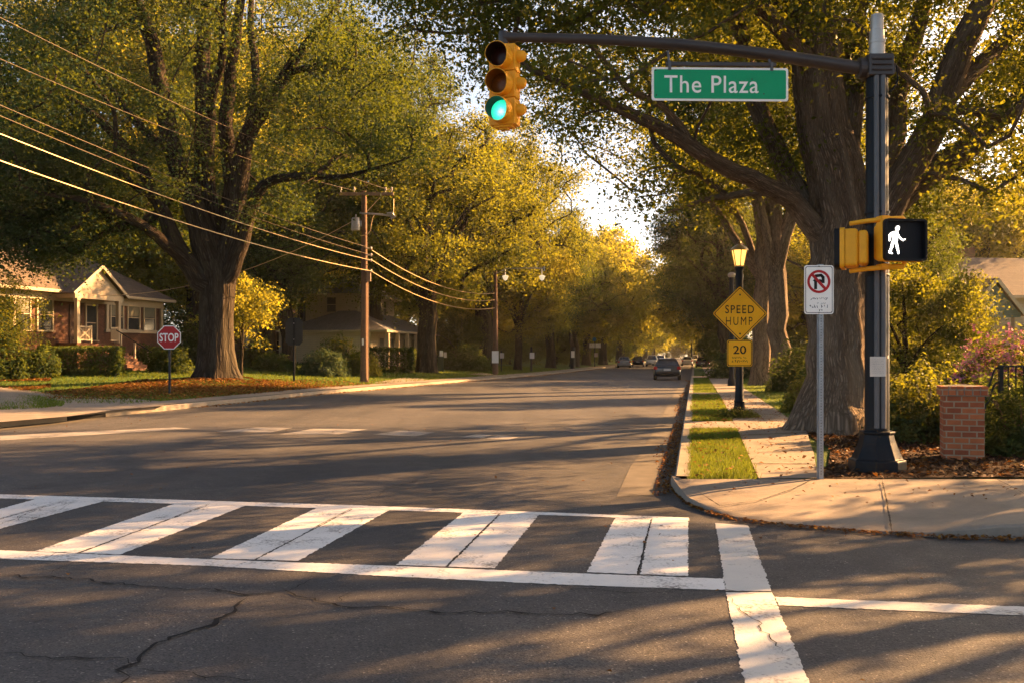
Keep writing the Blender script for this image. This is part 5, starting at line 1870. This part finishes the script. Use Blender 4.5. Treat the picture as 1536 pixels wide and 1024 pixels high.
# ------------------------------------------------------------------ the two great trees, limb by limb
def hero(name, label, base, limbs, clumps, rbase, per, leaf, sig, mleaf, mbark, seed, flare, flare_h, lobes, step=.5, step_t=.55, rcull=0.0, ztrunk=4.0, squash=.55):
    rng = np.random.default_rng(seed)
    sk = TreeSkel(rng)
    base = Vector(base)
    for i, lim in enumerate(limbs):
        pts = [tuple(W(px, py, d) - base) + (r,) for px, py, d, r in lim]
        if i == 0: pts = [(0, 0, -.3, pts[0][3])] + pts
        sk.limb(pts, -1 if i == 0 else None, step, .04)
    tw = sk.grow(clumps, (0, 0, ztrunk), step_t, ztrunk * .9)
    R = sk.radii(rbase * .6, .5)
    me_t = sk.mesh(name + '_trunk', mbark, R, flare, flare_h, lobes, seed, rcull=rcull)
    cen, tint = clump_leaves(sk, tw, clumps, per, sig, rng, squash)
    me_c = leaf_mesh(name + '_crown', cen, leaf, mleaf, rng, tint=tint)
    t = thing(name, label, 'tree', base)
    for nm, me in (('trunk', me_t), ('crown', me_c)):
        o = bpy.data.objects.new(nm, me); COL.objects.link(o); o.parent = t
    return t


def in_view_filter(cl, base, fn):
    """keep the clumps whose photo position satisfies FN(px, py, d)"""
    keep = []
    for c in cl:
        p = Vector(c) + Vector(base)
        if p.y < 1: keep.append(c); continue
        if fn(CX + p.x / p.y * F, HY - (p.z - CAMH) / p.y * F, p.y): keep.append(c)
    return np.array(keep)


# near side tree beside the signal
R1b = Vector((W(1255, 640, 18).x, 18.0, .16))
r1 = [
    [(1256, 632, 18, .66), (1256, 560, 18, .56), (1258, 450, 18, .535), (1260, 330, 18, .55), (1243, 220, 18, .50), (1226, 130, 18, .46), (1214, 0, 18, .45), (1206, -150, 18.3, .36), (1200, -320, 18.6, .24), (1196, -460, 18.8, .12)],
    [(1240, 370, 18, .30), (1205, 318, 17.8, .21), (1165, 287, 17.4, .18), (1100, 255, 16.9, .155), (1040, 222, 16.4, .14), (985, 190, 16, .115), (920, 158, 15.6, .09), (850, 128, 15.2, .06), (795, 105, 15, .035)],
    [(1236, 350, 18.1, .28), (1192, 285, 18.4, .23), (1162, 215, 18.6, .20), (1132, 150, 18.8, .18), (1112, 60, 19, .16), (1088, -30, 19.2, .13), (1050, -160, 19.4, .08), (1000, -280, 19.4, .04)],
    [(1272, 420, 18, .40), (1318, 335, 18.3, .30), (1380, 272, 18.5, .26), (1450, 222, 18.6, .22), (1536, 142, 18.7, .18), (1620, 60, 18.8, .12), (1720, -40, 19, .06)],
    [(1275, 400, 17.9, .38), (1325, 318, 17.7, .32), (1372, 235, 17.5, .28), (1412, 155, 17.4, .26), (1440, 75, 17.4, .25), (1482, -10, 17.4, .2), (1530, -120, 17.3, .14), (1580, -240, 17.2, .06)],
    [(1412, 155, 17.4, .2), (1455, 110, 17.8, .17), (1500, 70, 18.2, .14), (1560, 10, 18.6, .10), (1640, -60, 19, .05)],
    [(1300, 350, 18.6, .26), (1335, 230, 19.3, .24), (1352, 120, 19.8, .2), (1385, 10, 20.2, .17), (1420, -120, 20.6, .1), (1440, -240, 21, .04)],
    [(1262, 300, 18.3, .22), (1278, 180, 18.8, .22), (1282, 60, 19.2, .18), (1300, -80, 19.6, .12), (1320, -220, 20, .05)],
    [(1226, 110, 18, .2), (1150, 20, 16.8, .16), (1050, -50, 15.6, .12), (930, -90, 14.4, .08), (800, -110, 13.6, .04)],
    [(1214, 0, 18, .2), (1230, -120, 16.2, .16), (1260, -240, 14.6, .10), (1290, -380, 13.2, .05)],
    [(1040, 222, 16.4, .09), (1000, 165, 16, .07), (940, 130, 15.2, .05), (880, 60, 14.6, .035)],
    [(1165, 287, 17.4, .09), (1120, 290, 18.6, .08), (1060, 300, 20, .06), (1000, 320, 21, .03)],
    [(1206, -150, 18.3, .15), (1120, -230, 20, .11), (1020, -300, 22, .05)],
]
rg = np.random.default_rng(21)
c1 = np.vstack([ell_clumps(rg, 800, (-.4, -.6, 9.6), (8.2, 7.6, 6.0), 3.4, .12, .16, 4.2), ell_clumps(rg, 130, (-7.6, -3.0, 8.6), (3.0, 2.6, 2.4), 5.9, .1, .2, 2.0)])


def keep_r1(px, py, d):
    if py < -70 and rg.uniform() > .42: return False  # crown above the frame thinned so sun can dapple the road
    if py > 330: return False
    if px < 575: return False
    if px < 760 and py > 120: return False
    if 700 < px < 800 and 50 < py < 200 and d < 12.5: return False
    if 1150 < px < 1345 and py > 40 and d < 18.2: return rg.uniform() < .04     # the trunk stands clear
    if 1300 <= px < 1480 and py > 110 and d < 18.0: return rg.uniform() < .25
    if px < 960 and py > 250: return False
    if px < 900 and py > 130 and py > 250 - (900 - px) * .9: return rg.uniform() < .12
    if 960 < px < 1200 and py > 300: return False
    if d < 14.6 and py > 120: return rg.uniform() < .3
    return True


c1 = in_view_filter(c1, R1b, keep_r1)
hero('oak_tree', 'massive furrowed oak behind the signal mast, its limbs spreading over the sign', R1b, r1, c1, .6, 320, .086, .42, MT['leaf'], MT['bark_oak'], 21, 1.15, .55, 5, .4, .45, ztrunk=4.5)

# great tree across the avenue
L1b = Vector((L1.x, L1.y, ZL(L1.x, L1.y) - .02))
l1 = [
    [(325, 570, 42, .86), (325, 500, 42, .73), (325, 450, 42, .74), (326, 415, 42, .80), (322, 385, 42, .72)],
    [(312, 440, 41.9, .7), (286, 398, 41.4, .46), (262, 366, 41, .38), (238, 305, 40.5, .28), (206, 245, 40, .26), (172, 203, 39.5, .2), (130, 165, 39, .13), (80, 130, 38.6, .07)],
    [(318, 410, 41.8, .62), (288, 300, 41.2, .46), (262, 235, 41, .42), (246, 160, 41, .38), (232, 80, 41, .33), (205, 0, 41, .25), (180, -80, 41, .14)],
    [(322, 400, 42, .6), (308, 280, 42, .44), (308, 180, 42.2, .44), (306, 80, 42.4, .33), (300, -20, 42.6, .24), (296, -120, 43, .12)],
    [(328, 400, 42.3, .55), (346, 280, 43, .38), (338, 190, 43.6, .33), (347, 100, 44, .27), (362, -10, 44.4, .2), (372, -110, 44.6, .1)],
    [(336, 420, 42, .6), (356, 290, 42, .44), (368, 210, 41.8, .38), (398, 160, 41.6, .32), (428, 110, 41.4, .24), (468, 55, 41, .17), (505, 10, 40.6, .09)],
    [(340, 430, 41.7, .42), (374, 320, 41.2, .32), (398, 276, 40.6, .22), (450, 264, 40, .16), (512, 266, 39.4, .11), (600, 242, 39, .05)],
    [(262, 235, 41, .24), (210, 190, 42.5, .2), (170, 140, 44, .16), (140, 80, 45, .09)],
    [(368, 210, 41.8, .2), (385, 120, 43, .2), (376, 40, 44, .16), (380, -60, 45, .08)],
    [(308, 180, 42.2, .2), (330, 100, 40, .18), (335, 10, 38.6, .13), (345, -80, 37.6, .06)],
    [(286, 398, 41.4, .3), (215, 340, 39.5, .22), (140, 305, 38, .15), (60, 290, 37, .07)],
    [(428, 110, 41.4, .16), (490, 95, 42, .13), (560, 80, 42.6, .08)],
    [(238, 305, 40.5, .2), (160, 250, 41.5, .16), (90, 225, 42.4, .11), (10, 205, 43, .05)],
]
rg = np.random.default_rng(33)
c2 = np.vstack([ell_clumps(rg, 560, (-.4, -.4, 12.6), (11.6, 9.2, 7.6), 5.2, .25, .14, 8.1), ell_clumps(rg, 200, (-7.6, -2, 8.2), (5.2, 4.6, 3.4), 4.6, .2, .3, 5.0)])


def keep_l1(px, py, d):
    if py > 420: return False
    if 285 < px < 370 and py > 330: return False
    if 150 < px < 470 and py > 30 and abs(d - 41.5) < 4.5: return rg.uniform() < .2
    if 180 < px < 470 and d < 41 and py > -20: return rg.uniform() < .3
    if 200 < px < 450 and py > 150: return rg.uniform() < .45
    if px > 430 and py > 245: return False
    if px > 400 and py > 300: return rg.uniform() < .25
    return px < 640


c2 = in_view_filter(c2, L1b, keep_l1)
hero('great_tree', 'huge spreading tree with many upright limbs on the far lawn behind the stop sign', L1b, l1, c2, .9, 480, .122, .74, MT['leaf_cool'], MT['bark_dark'], 33, .55, .5, 6, .7, .9, ztrunk=5.0)

# ------------------------------------------------------------------ other trees: a few kinds, many individuals
K = {}
K['broad'] = generic_tree('broad', 101, 17, 7.2, 4.6, .62, 290, 300, .155, .62, MT['leaf'], MT['bark_dark'], 7)
K['tall'] = generic_tree('tall', 102, 19, 6.2, 5.2, .55, 280, 300, .155, .62, MT['leaf_cool'], MT['bark_dark'], 6)
K['gold'] = generic_tree('gold', 103, 13, 5.6, 3.4, .36, 210, 300, .15, .56, MT['leaf_gold'], MT['bark_dark'], 6)
K['far'] = generic_tree('far', 104, 17, 7.4, 4.2, .52, 240, 120, .34, .85, MT['leaf'], MT['bark_dark'], 6, rcull=.03, step=1.2)
K['fargold'] = generic_tree('fargold', 105, 16, 7.0, 4.0, .5, 230, 120, .34, .85, MT['leaf_gold'], MT['bark_dark'], 6, rcull=.03, step=1.2)
K['sapling'] = generic_tree('sapling', 106, 6.0, 2.2, 1.8, .09, 80, 110, .15, .36, MT['leaf_gold'], MT['bark_dark'], 4, step=.5)
K['low'] = generic_tree('low', 107, 8.5, 4.2, 1.6, .22, 190, 190, .15, .52, MT['leaf'], MT['bark_dark'], 5, low=.7)
K['lowfar'] = generic_tree('lowfar', 109, 7.5, 4.6, 1.2, .2, 130, 110, .30, .62, MT['leaf'], MT['bark_dark'], 5, low=.2, rcull=.03)

NT_ = 0


def put(kind, px, d, s, label, far=True, rz=None, group=None, dz=-.05, name='street_tree'):
    global NT_
    x = (px - CX) / F * d
    NT_ += 1
    z = (ZL(x, d) if far else ZR(x, d)) + dz
    return plant_tree(K[kind], (x, d, z), rz if rz is not None else NT_ * 2.4, s, label, 'tree', group, name)


K['goldtall'] = generic_tree('goldtall', 112, 24, 8.6, 6.5, .5, 300, 230, .21, .80, MT['leaf_gold'], MT['bark_dark'], 7)  # added so sunlit golden colour shows through the gaps
put('goldtall', 120, 68, 1.15, 'tall golden tree behind the bungalow roof, left of the great tree')
put('goldtall', 300, 70, 1.2, 'tall golden tree directly behind the great tree', rz=2.0)
put('goldtall', 455, 84, 1.2, 'tall golden tree behind the right limbs of the great tree', rz=4.0)
# second great tree of the far side and its neighbours
put('broad', 640, 68, (1.15, 1.15, 1.12), 'broad dark tree with forked trunk right of the utility pole', rz=.6)
put('gold', 777, 88, 1.0, 'golden street tree right of the street light pole', rz=1.0)
put('tall', 826, 104, .95, 'street tree with slim dark trunk beyond the golden street tree')
put('broad', 862, 118, .95, 'street tree behind the dark post with the tall white notice')
put('gold', 700, 96, .75, 'low bright tree between the second great tree and the street light pole')
put('low', 690, 84, .62, 'bushy golden small tree beside the post box with two plates', name='small_tree')
put('sapling', 362, 50, .95, 'slender young tree just right of the great tree trunk', name='young_tree')
put('tall', 432, 62, .85, 'tall dark tree behind the tall grey sign')
put('gold', 405, 72, 1.3, 'golden tree behind the slender young tree')
put('gold', 290, 74, 1.4, 'golden tree behind the right end of the bungalow roof')
put('tall', 505, 88, 1.05, 'tall tree behind the left end of the cream house')
put('broad', 580, 96, 1.0, 'broad tree behind the roof of the cream house')
put('gold', 160, 78, 1.45, 'golden broad tree behind the bungalow chimney')
put('gold', 40, 80, 1.3, 'golden tree behind the bungalow near the left edge')
put('low', -10, 42.5, .55, 'bushy small tree with lit leaves left of the bungalow windows', name='small_tree')
put('gold', 470, 110, 1.2, 'golden tree far behind the utility pole transformer')
put('broad', 728, 84, (1.3, 1.3, 1.38), 'high crowned tree rising behind the traffic light')
put('tall', 560, 78, (1.4, 1.4, 1.5), 'very tall tree rising behind the utility pole crossarm')
put('tall', 700, 120, 1.3, 'tall tree rising behind the street light arm')
gu = 'garden bushes under the far trees'
for i, (px, d, s) in enumerate(((735, 108, .5), (765, 112, .6), (800, 122, .62), (835, 130, .7), (868, 150, .7), (895, 165, .8), (915, 190, .9), (930, 215, .9), (655, 100, .5), (940, 250, 1.0), (850, 180, 1.0), (790, 150, .9), (880, 210, 1.0))):
    x = (px - CX) / F * d
    plant_tree(K['lowfar'], (x, d, ZL(x, d) - .1), i * 1.4, s, 'bushy undergrowth beneath the crowns of the far row of street trees', 'tree', gu, 'bush')
for i, (px, d, s) in enumerate(((1176, 92, .62), (1192, 104, .7), (1062, 100, .6), (1075, 84, .5), (1060, 130, .7), (1056, 170, .8), (1052, 230, .9))):
    x = (px + 25 - CX) / F * d
    plant_tree(K['lowfar'], (x, d, ZR(x, d) - .1), i * 1.4 + .7, s, 'bushy undergrowth beneath the crowns of the near row of street trees', 'tree', gu, 'bush')
# rows down the avenue
ga, gb = 'far street trees of the far row', 'far street trees of the near row'
for i, (s, dl) in enumerate(((134, 4), (148, 3), (163, 4.5), (180, 3), (200, 4), (222, 3), (246, 4), (272, 3), (300, 4), (335, 3))):
    p = RD(s, l_left(s) - dl)
    plant_tree(K[('fargold', 'fargold', 'far')[i % 3]], (p.x, p.y, .2), i * 1.9, 1.2 + .14 * math.sin(i * 2.1), 'far tree of the row along the left kerb, beyond the white sign plates', 'tree', ga, 'street_tree')
K['pair'] = generic_tree('pair', 113, 19, 6.4, 5.4, .46, 230, 290, .155, .62, MT['leaf'], MT['bark_oak'], 6, low=8.2)
put('pair', 1141, 46, .96, 'left trunk of the pair behind the diamond sign', False, rz=.4)
put('pair', 1170, 42.5, .98, 'right trunk of the pair behind the diamond sign, with a low side limb', False, rz=2.2)
for i, s in enumerate((76, 106, 122, 138, 156, 175, 196, 220, 248, 280, 315)):
    p = RD(s, 2.4 + 1.0 * math.sin(i * 2.0))
    plant_tree(K['tall' if i < 1 else ('fargold', 'far', 'fargold')[i % 3]], (p.x, p.y, .15), i * 2.3 + 1, (.92, 1.02)[i] if i < 2 else 1.22 + .12 * math.sin(i * 1.7), 'dark tree of the row along the near kerb, beyond the lamp post', 'tree', gb, 'street_tree')
# woods behind the houses and gardens
gw = 'trees of the gardens behind the houses'
for i, (px, d, k, s) in enumerate(((-140, 95, 'far', 1.2), (-40, 112, 'fargold', 1.3), (90, 118, 'far', 1.3), (215, 108, 'fargold', 1.2), (330, 122, 'far', 1.35), (420, 130, 'fargold', 1.3), (540, 128, 'far', 1.3), (610, 140, 'fargold', 1.25),
                                   (680, 150, 'far', 1.25), (735, 160, 'fargold', 1.1), (780, 170, 'far', 1.05), (-250, 70, 'far', 1.1))):
    x = (px - CX) / F * d
    plant_tree(K[k], (x, d, 1.0), i * 1.3, s, 'garden tree in the background wood behind the houses across the avenue', 'tree', gw, 'garden_tree')
K['sparse'] = generic_tree('sparse', 108, 15, 6.4, 4.6, .34, 62, 88, .20, .55, MT['leaf'], MT['bark_dark'], 6, gap=.05)
go = 'garden trees standing right of the view'
for i, (x, y, s) in enumerate(((31, 20.5, .9), (25.5, 6.0, .85), (38, 33, 1.0), (26.5, 34.5, .8), (20.5, 15.8, .85), (14.6, 11.6, .62))):  # added beyond the frame to throw dappled shade on the crossing
    plant_tree(K['sparse'], (x, y, .3), i * 1.9, s, 'open crowned garden tree standing right of the view', 'tree', go, 'garden_tree')
K['highcrown'] = generic_tree('highcrown', 110, 17, 6.3, 7.2, .36, 112, 120, .20, .58, MT['leaf'], MT['bark_dark'], 6, gap=.1, low=7.6)  # added shade tree, crown raised to darken only the left foreground
plant_tree(K['highcrown'], (17.2, 15.0, .3), .4, 1.0, 'high crowned garden tree standing right of the view', 'tree', go, 'garden_tree')
K['highopen'] = generic_tree('highopen', 111, 16, 6.0, 6.8, .32, 58, 120, .20, .56, MT['leaf'], MT['bark_dark'], 6, gap=.02, low=7.0)  # open crown added to break up sunlight on the middle of the road
put('highopen', 1660, 28, .95, 'high open crowned tree at the right edge, above the gabled house', False)
put('gold', 1470, 66, 1.15, 'golden tree behind the gabled house, above its chimney', False)
put('tall', 1372, 67, .78, 'broad tree between the signal mast and the gabled house', False)
put('tall', 1330, 38, .45, 'leafy tree right of the oak trunk, above the pedestrian signal', False)
put('low', 1368, 31, .36, 'dark bushy small tree left of the gabled house porch', False, name='small_tree')
put('low', 1362, 25.5, .50, 'bushy small tree behind the signal mast foot', False, name='small_tree')
put('sparse', 1275, 60, .9, 'broad tree behind the oak trunk', False)
put('gold', 1215, 74, 1.0, 'golden tree left of the oak trunk, behind the no parking sign', False)
gr = 'trees of the gardens on the near side'
for i, (px, d, k, s) in enumerate(((1180, 95, 'far', 1.1), (1240, 110, 'fargold', 1.2), (1310, 92, 'far', 1.15), (1390, 100, 'fargold', 1.2), (1470, 105, 'far', 1.2), (1560, 95, 'fargold', 1.2), (1660, 80, 'far', 1.1), (1135, 120, 'far', 1.0))):
    plant_tree(K[k], ((px - CX) / F * d, d, .4), i * 1.7 + .5, s, 'garden tree in the background behind the near side gardens', 'tree', gr, 'garden_tree')
for i, (px, d, s) in enumerate(((960, 330, 1.5), (985, 350, 1.6), (1010, 370, 1.6), (1033, 380, 1.6), (1055, 360, 1.6), (1075, 340, 1.5))):
    x = (px - CX) / F * d
    plant_tree(K['lowfar'], (x, d, .1), i * 1.4 + .3, s, 'bushy undergrowth across the far end of the avenue', 'tree', 'bushes closing the far end of the avenue', 'bush')
ge = 'trees closing the far end of the avenue'
for i, (px, d, k, s) in enumerate(((930, 360, 'far', 1.3), (975, 390, 'far', 1.2), (1010, 400, 'far', 1.0), (1045, 400, 'far', 1.0), (1080, 380, 'fargold', 1.3), (890, 340, 'fargold', 1.3), (1000, 430, 'fargold', 1.2), (1060, 440, 'far', 1.3))):
    plant_tree(K[k], ((px - CX) / F * d, d, .2), i * 1.1, s, 'hazy tall tree standing at the far end of the avenue', 'tree', ge, 'distant_tree')

# ------------------------------------------------------------------ shrubs and hedges
def sput(name, label, px, d, r, n, leaf, mat, seed, far=True, **kw):
    x = (px - CX) / F * d
    z = ZL(x, d) if far else ZR(x, d)
    return shrub(name, label, (x, d, z - .03), r, n, leaf, MT[mat], seed, **kw)


sput('clipped_hedge', 'dark clipped hedge in front of the bungalow porch', 124, 44.6, (1.75, .75, 1.30), 15000, .10, 'leaf_shrub', 41, shape='box', cat='hedge', rz=.2)
sput('round_shrub', 'rounded shrub at the left end of the bungalow hedge', 57, 42.5, (.95, .9, 1.45), 7000, .12, 'leaf_shrub', 42)
sput('lit_shrub', 'large leafy shrub at the left edge before the bungalow', 5, 41.5, (1.3, 1.1, 2.0), 9000, .13, 'leaf_shrub', 43)
sput('dark_shrub', 'dark shrub at the foot of the bungalow steps', 252, 50, (1.25, 1.0, 1.5), 8000, .13, 'leaf_shrub', 44)
sput('dark_shrub', 'dark shrub under the right bungalow windows', 222, 54.5, (1.5, .8, 1.3), 6000, .13, 'leaf_shrub', 45)
sput('feathery_shrub', 'wide blue green feathery shrub left of the utility pole', 487, 55, (1.5, 1.3, 1.55), 11000, .16, 'leaf_bluegreen', 46, aspect=.3)
sput('tall_shrub', 'loose pale shrub rising behind the blue green shrub', 505, 59, (1.5, 1.1, 2.5), 6000, .16, 'leaf', 47)
sput('golden_shrub', 'small golden brown shrub touching the utility pole', 541, 58, (1.2, 1.0, 1.55), 6000, .14, 'leaf_gold', 48)
sput('clipped_hedge', 'clipped hedge with lit right end in front of the cream house', 586, 66, (1.6, .9, 1.7), 14000, .12, 'leaf_shrub', 49, shape='box', cat='hedge', rz=.1)
sput('round_shrub', 'small round shrub between the cream house hedge and the great trunk', 620, 70, (.8, .8, 1.6), 4000, .14, 'leaf_shrub', 50)
sput('dark_shrub', 'dark low shrub behind the tall grey sign', 412, 58, (1.4, 1.0, 1.2), 6000, .14, 'leaf_shrub', 51)
sput('lit_shrub', 'tall dark shrub left of the tall grey sign', 388, 62, (1.4, 1.0, 2.0), 5000, .15, 'leaf', 52)
sput('tall_shrub', 'tall dark shrub rising behind the right end of the bungalow', 262, 63, (2.0, 1.2, 4.2), 8000, .2, 'leaf_shrub', 66)
sput('dark_shrub', 'dark shrub right of the second great tree', 700, 78, (2.2, 1.4, 2.2), 8000, .17, 'leaf_shrub', 53)
sput('ground_cover', 'low green planting around the foot of the street lamp', 1106, 22.0, (.55, .42, .20), 5200, .055, 'leaf', 54, far=False, cat='plant', aspect=.35)
sput('golden_shrub', 'sunlit yellow green shrub between the signal mast and the pillar', 1385, 15.6, (.62, .55, 1.25), 7500, .075, 'leaf', 55, far=False)
sput('lit_shrub', 'dark leafy shrub just right of the signal mast', 1348, 16.2, (.55, .5, 1.15), 5500, .08, 'leaf', 56, far=False)
sput('golden_shrub', 'low sunlit shrub left of the flowering bush', 1412, 18.5, (.85, .6, 1.2), 6500, .085, 'leaf', 57, far=False)
sput('flowering_bush', 'rounded bush covered in pink flowers behind the iron railing', 1512, 18.2, (1.35, 1.0, 1.75), 13000, .085, 'leaf', 58, far=False, flowers=700)
sput('fern_shrub', 'dark fern like shrub right of the brick pillar', 1540, 13.5, (.75, .5, 1.05), 9000, .075, 'leaf_shrub', 59, far=False, aspect=.3)
sput('dark_shrub', 'dark shrub behind the iron railing beside the pillar', 1500, 15.4, (.8, .5, 1.1), 6500, .08, 'leaf_shrub', 60, far=False)
sput('dark_shrub', 'deep green shrub on the lawn left of the oak trunk', 1200, 38, (1.3, 1.0, 1.9), 6000, .14, 'leaf_shrub', 61, far=False)
sput('dark_shrub', 'deep green hedge like shrub behind the trunk pair', 1130, 60, (3.0, 1.2, 2.6), 8000, .18, 'leaf_shrub', 62, far=False)
sput('lit_shrub', 'sunlit shrub at the left foot of the oak', 1203, 24, (.5, .4, .9), 3500, .085, 'leaf_gold', 63, far=False)
sput('dark_shrub', 'tall dark shrub before the gabled house wall', 1425, 38, (1.3, 1.2, 1.5), 9000, .15, 'leaf_shrub', 64, far=False)
sput('dark_shrub', 'dark shrub right of the gabled house column', 1556, 44, (1.5, 1.2, 2.6), 8000, .16, 'leaf_shrub', 65, far=False)
# ------------------------------------------------------------------ camera and light
SUN_AZ, SUN_EL = math.radians(62), math.radians(23)
cam = bpy.data.cameras.new('camera')
co = bpy.data.objects.new('camera', cam)
COL.objects.link(co)
co.location = (0, 0, CAMH)
co.rotation_euler = (PI / 2, 0, 0)
cam.sensor_width = 36
cam.lens = F / 1536 * 36
cam.shift_y = (HY - 512) / 1536
cam.clip_start, cam.clip_end = .1, 6000
SC.camera = co

w = bpy.data.worlds.new('World')
SC.world = w
w.use_nodes = True
nt_ = w.node_tree
bgn = nt_.nodes['Background']
sky = nt_.nodes.new('ShaderNodeTexSky')
sky.sky_type = 'NISHITA'
sky.sun_disc = False
sky.sun_elevation, sky.sun_rotation = SUN_EL, SUN_AZ
sky.air_density, sky.dust_density, sky.ozone_density = 0.5, 1.7, 1.0
mxn = nt_.nodes.new('ShaderNodeMixRGB')
mxn.blend_type = 'MULTIPLY'
mxn.inputs[0].default_value = 1.0
mxn.inputs[2].default_value = (1.15, 1.0, .78, 1)
nt_.links.new(sky.outputs[0], mxn.inputs[1])
nt_.links.new(mxn.outputs[0], bgn.inputs[0])
bgn.inputs[1].default_value = .058

sn = bpy.data.lights.new('sun', 'SUN')
sn.energy = 5.0
sn.angle = math.radians(.48)
sn.color = (1.0, .53, .20)
so = bpy.data.objects.new('sun', sn)
COL.objects.link(so)
S = Vector((math.sin(SUN_AZ) * math.cos(SUN_EL), math.cos(SUN_AZ) * math.cos(SUN_EL), math.sin(SUN_EL)))
so.rotation_euler = S.to_track_quat('Z', 'Y').to_euler()
so.location = (20, 20, 40)

hz_ = MB(); hz_.box((60, 330, 32), (900, 760, 66.5))
t = NT('haze_air')
pv = t.n('VolumePrincipled', Density=.00022, Anisotropy=.55)
t.i(pv, 'Color', (1.0, .93, .80))
t.t.links.new(pv.outputs[0], t.out.inputs['Volume'])
hb = hz_.build('haze', t.mat)
hb['kind'] = 'stuff'
vs_ = SC.view_settings
SC.display_settings.display_device = 'sRGB'
vs_.view_transform, vs_.look, vs_.exposure, vs_.gamma = 'Standard', 'None', 2.88, 1.0
vs_.use_curve_mapping = False
SC.render.engine = 'CYCLES'
cy = SC.cycles
cy.max_bounces, cy.diffuse_bounces, cy.glossy_bounces, cy.transmission_bounces, cy.volume_bounces, cy.transparent_max_bounces = 6, 3, 2, 4, 0, 4
cy.use_adaptive_sampling = True
cy.adaptive_threshold = .02
cy.sample_clamp_indirect = 4.0
cy.use_denoising = True
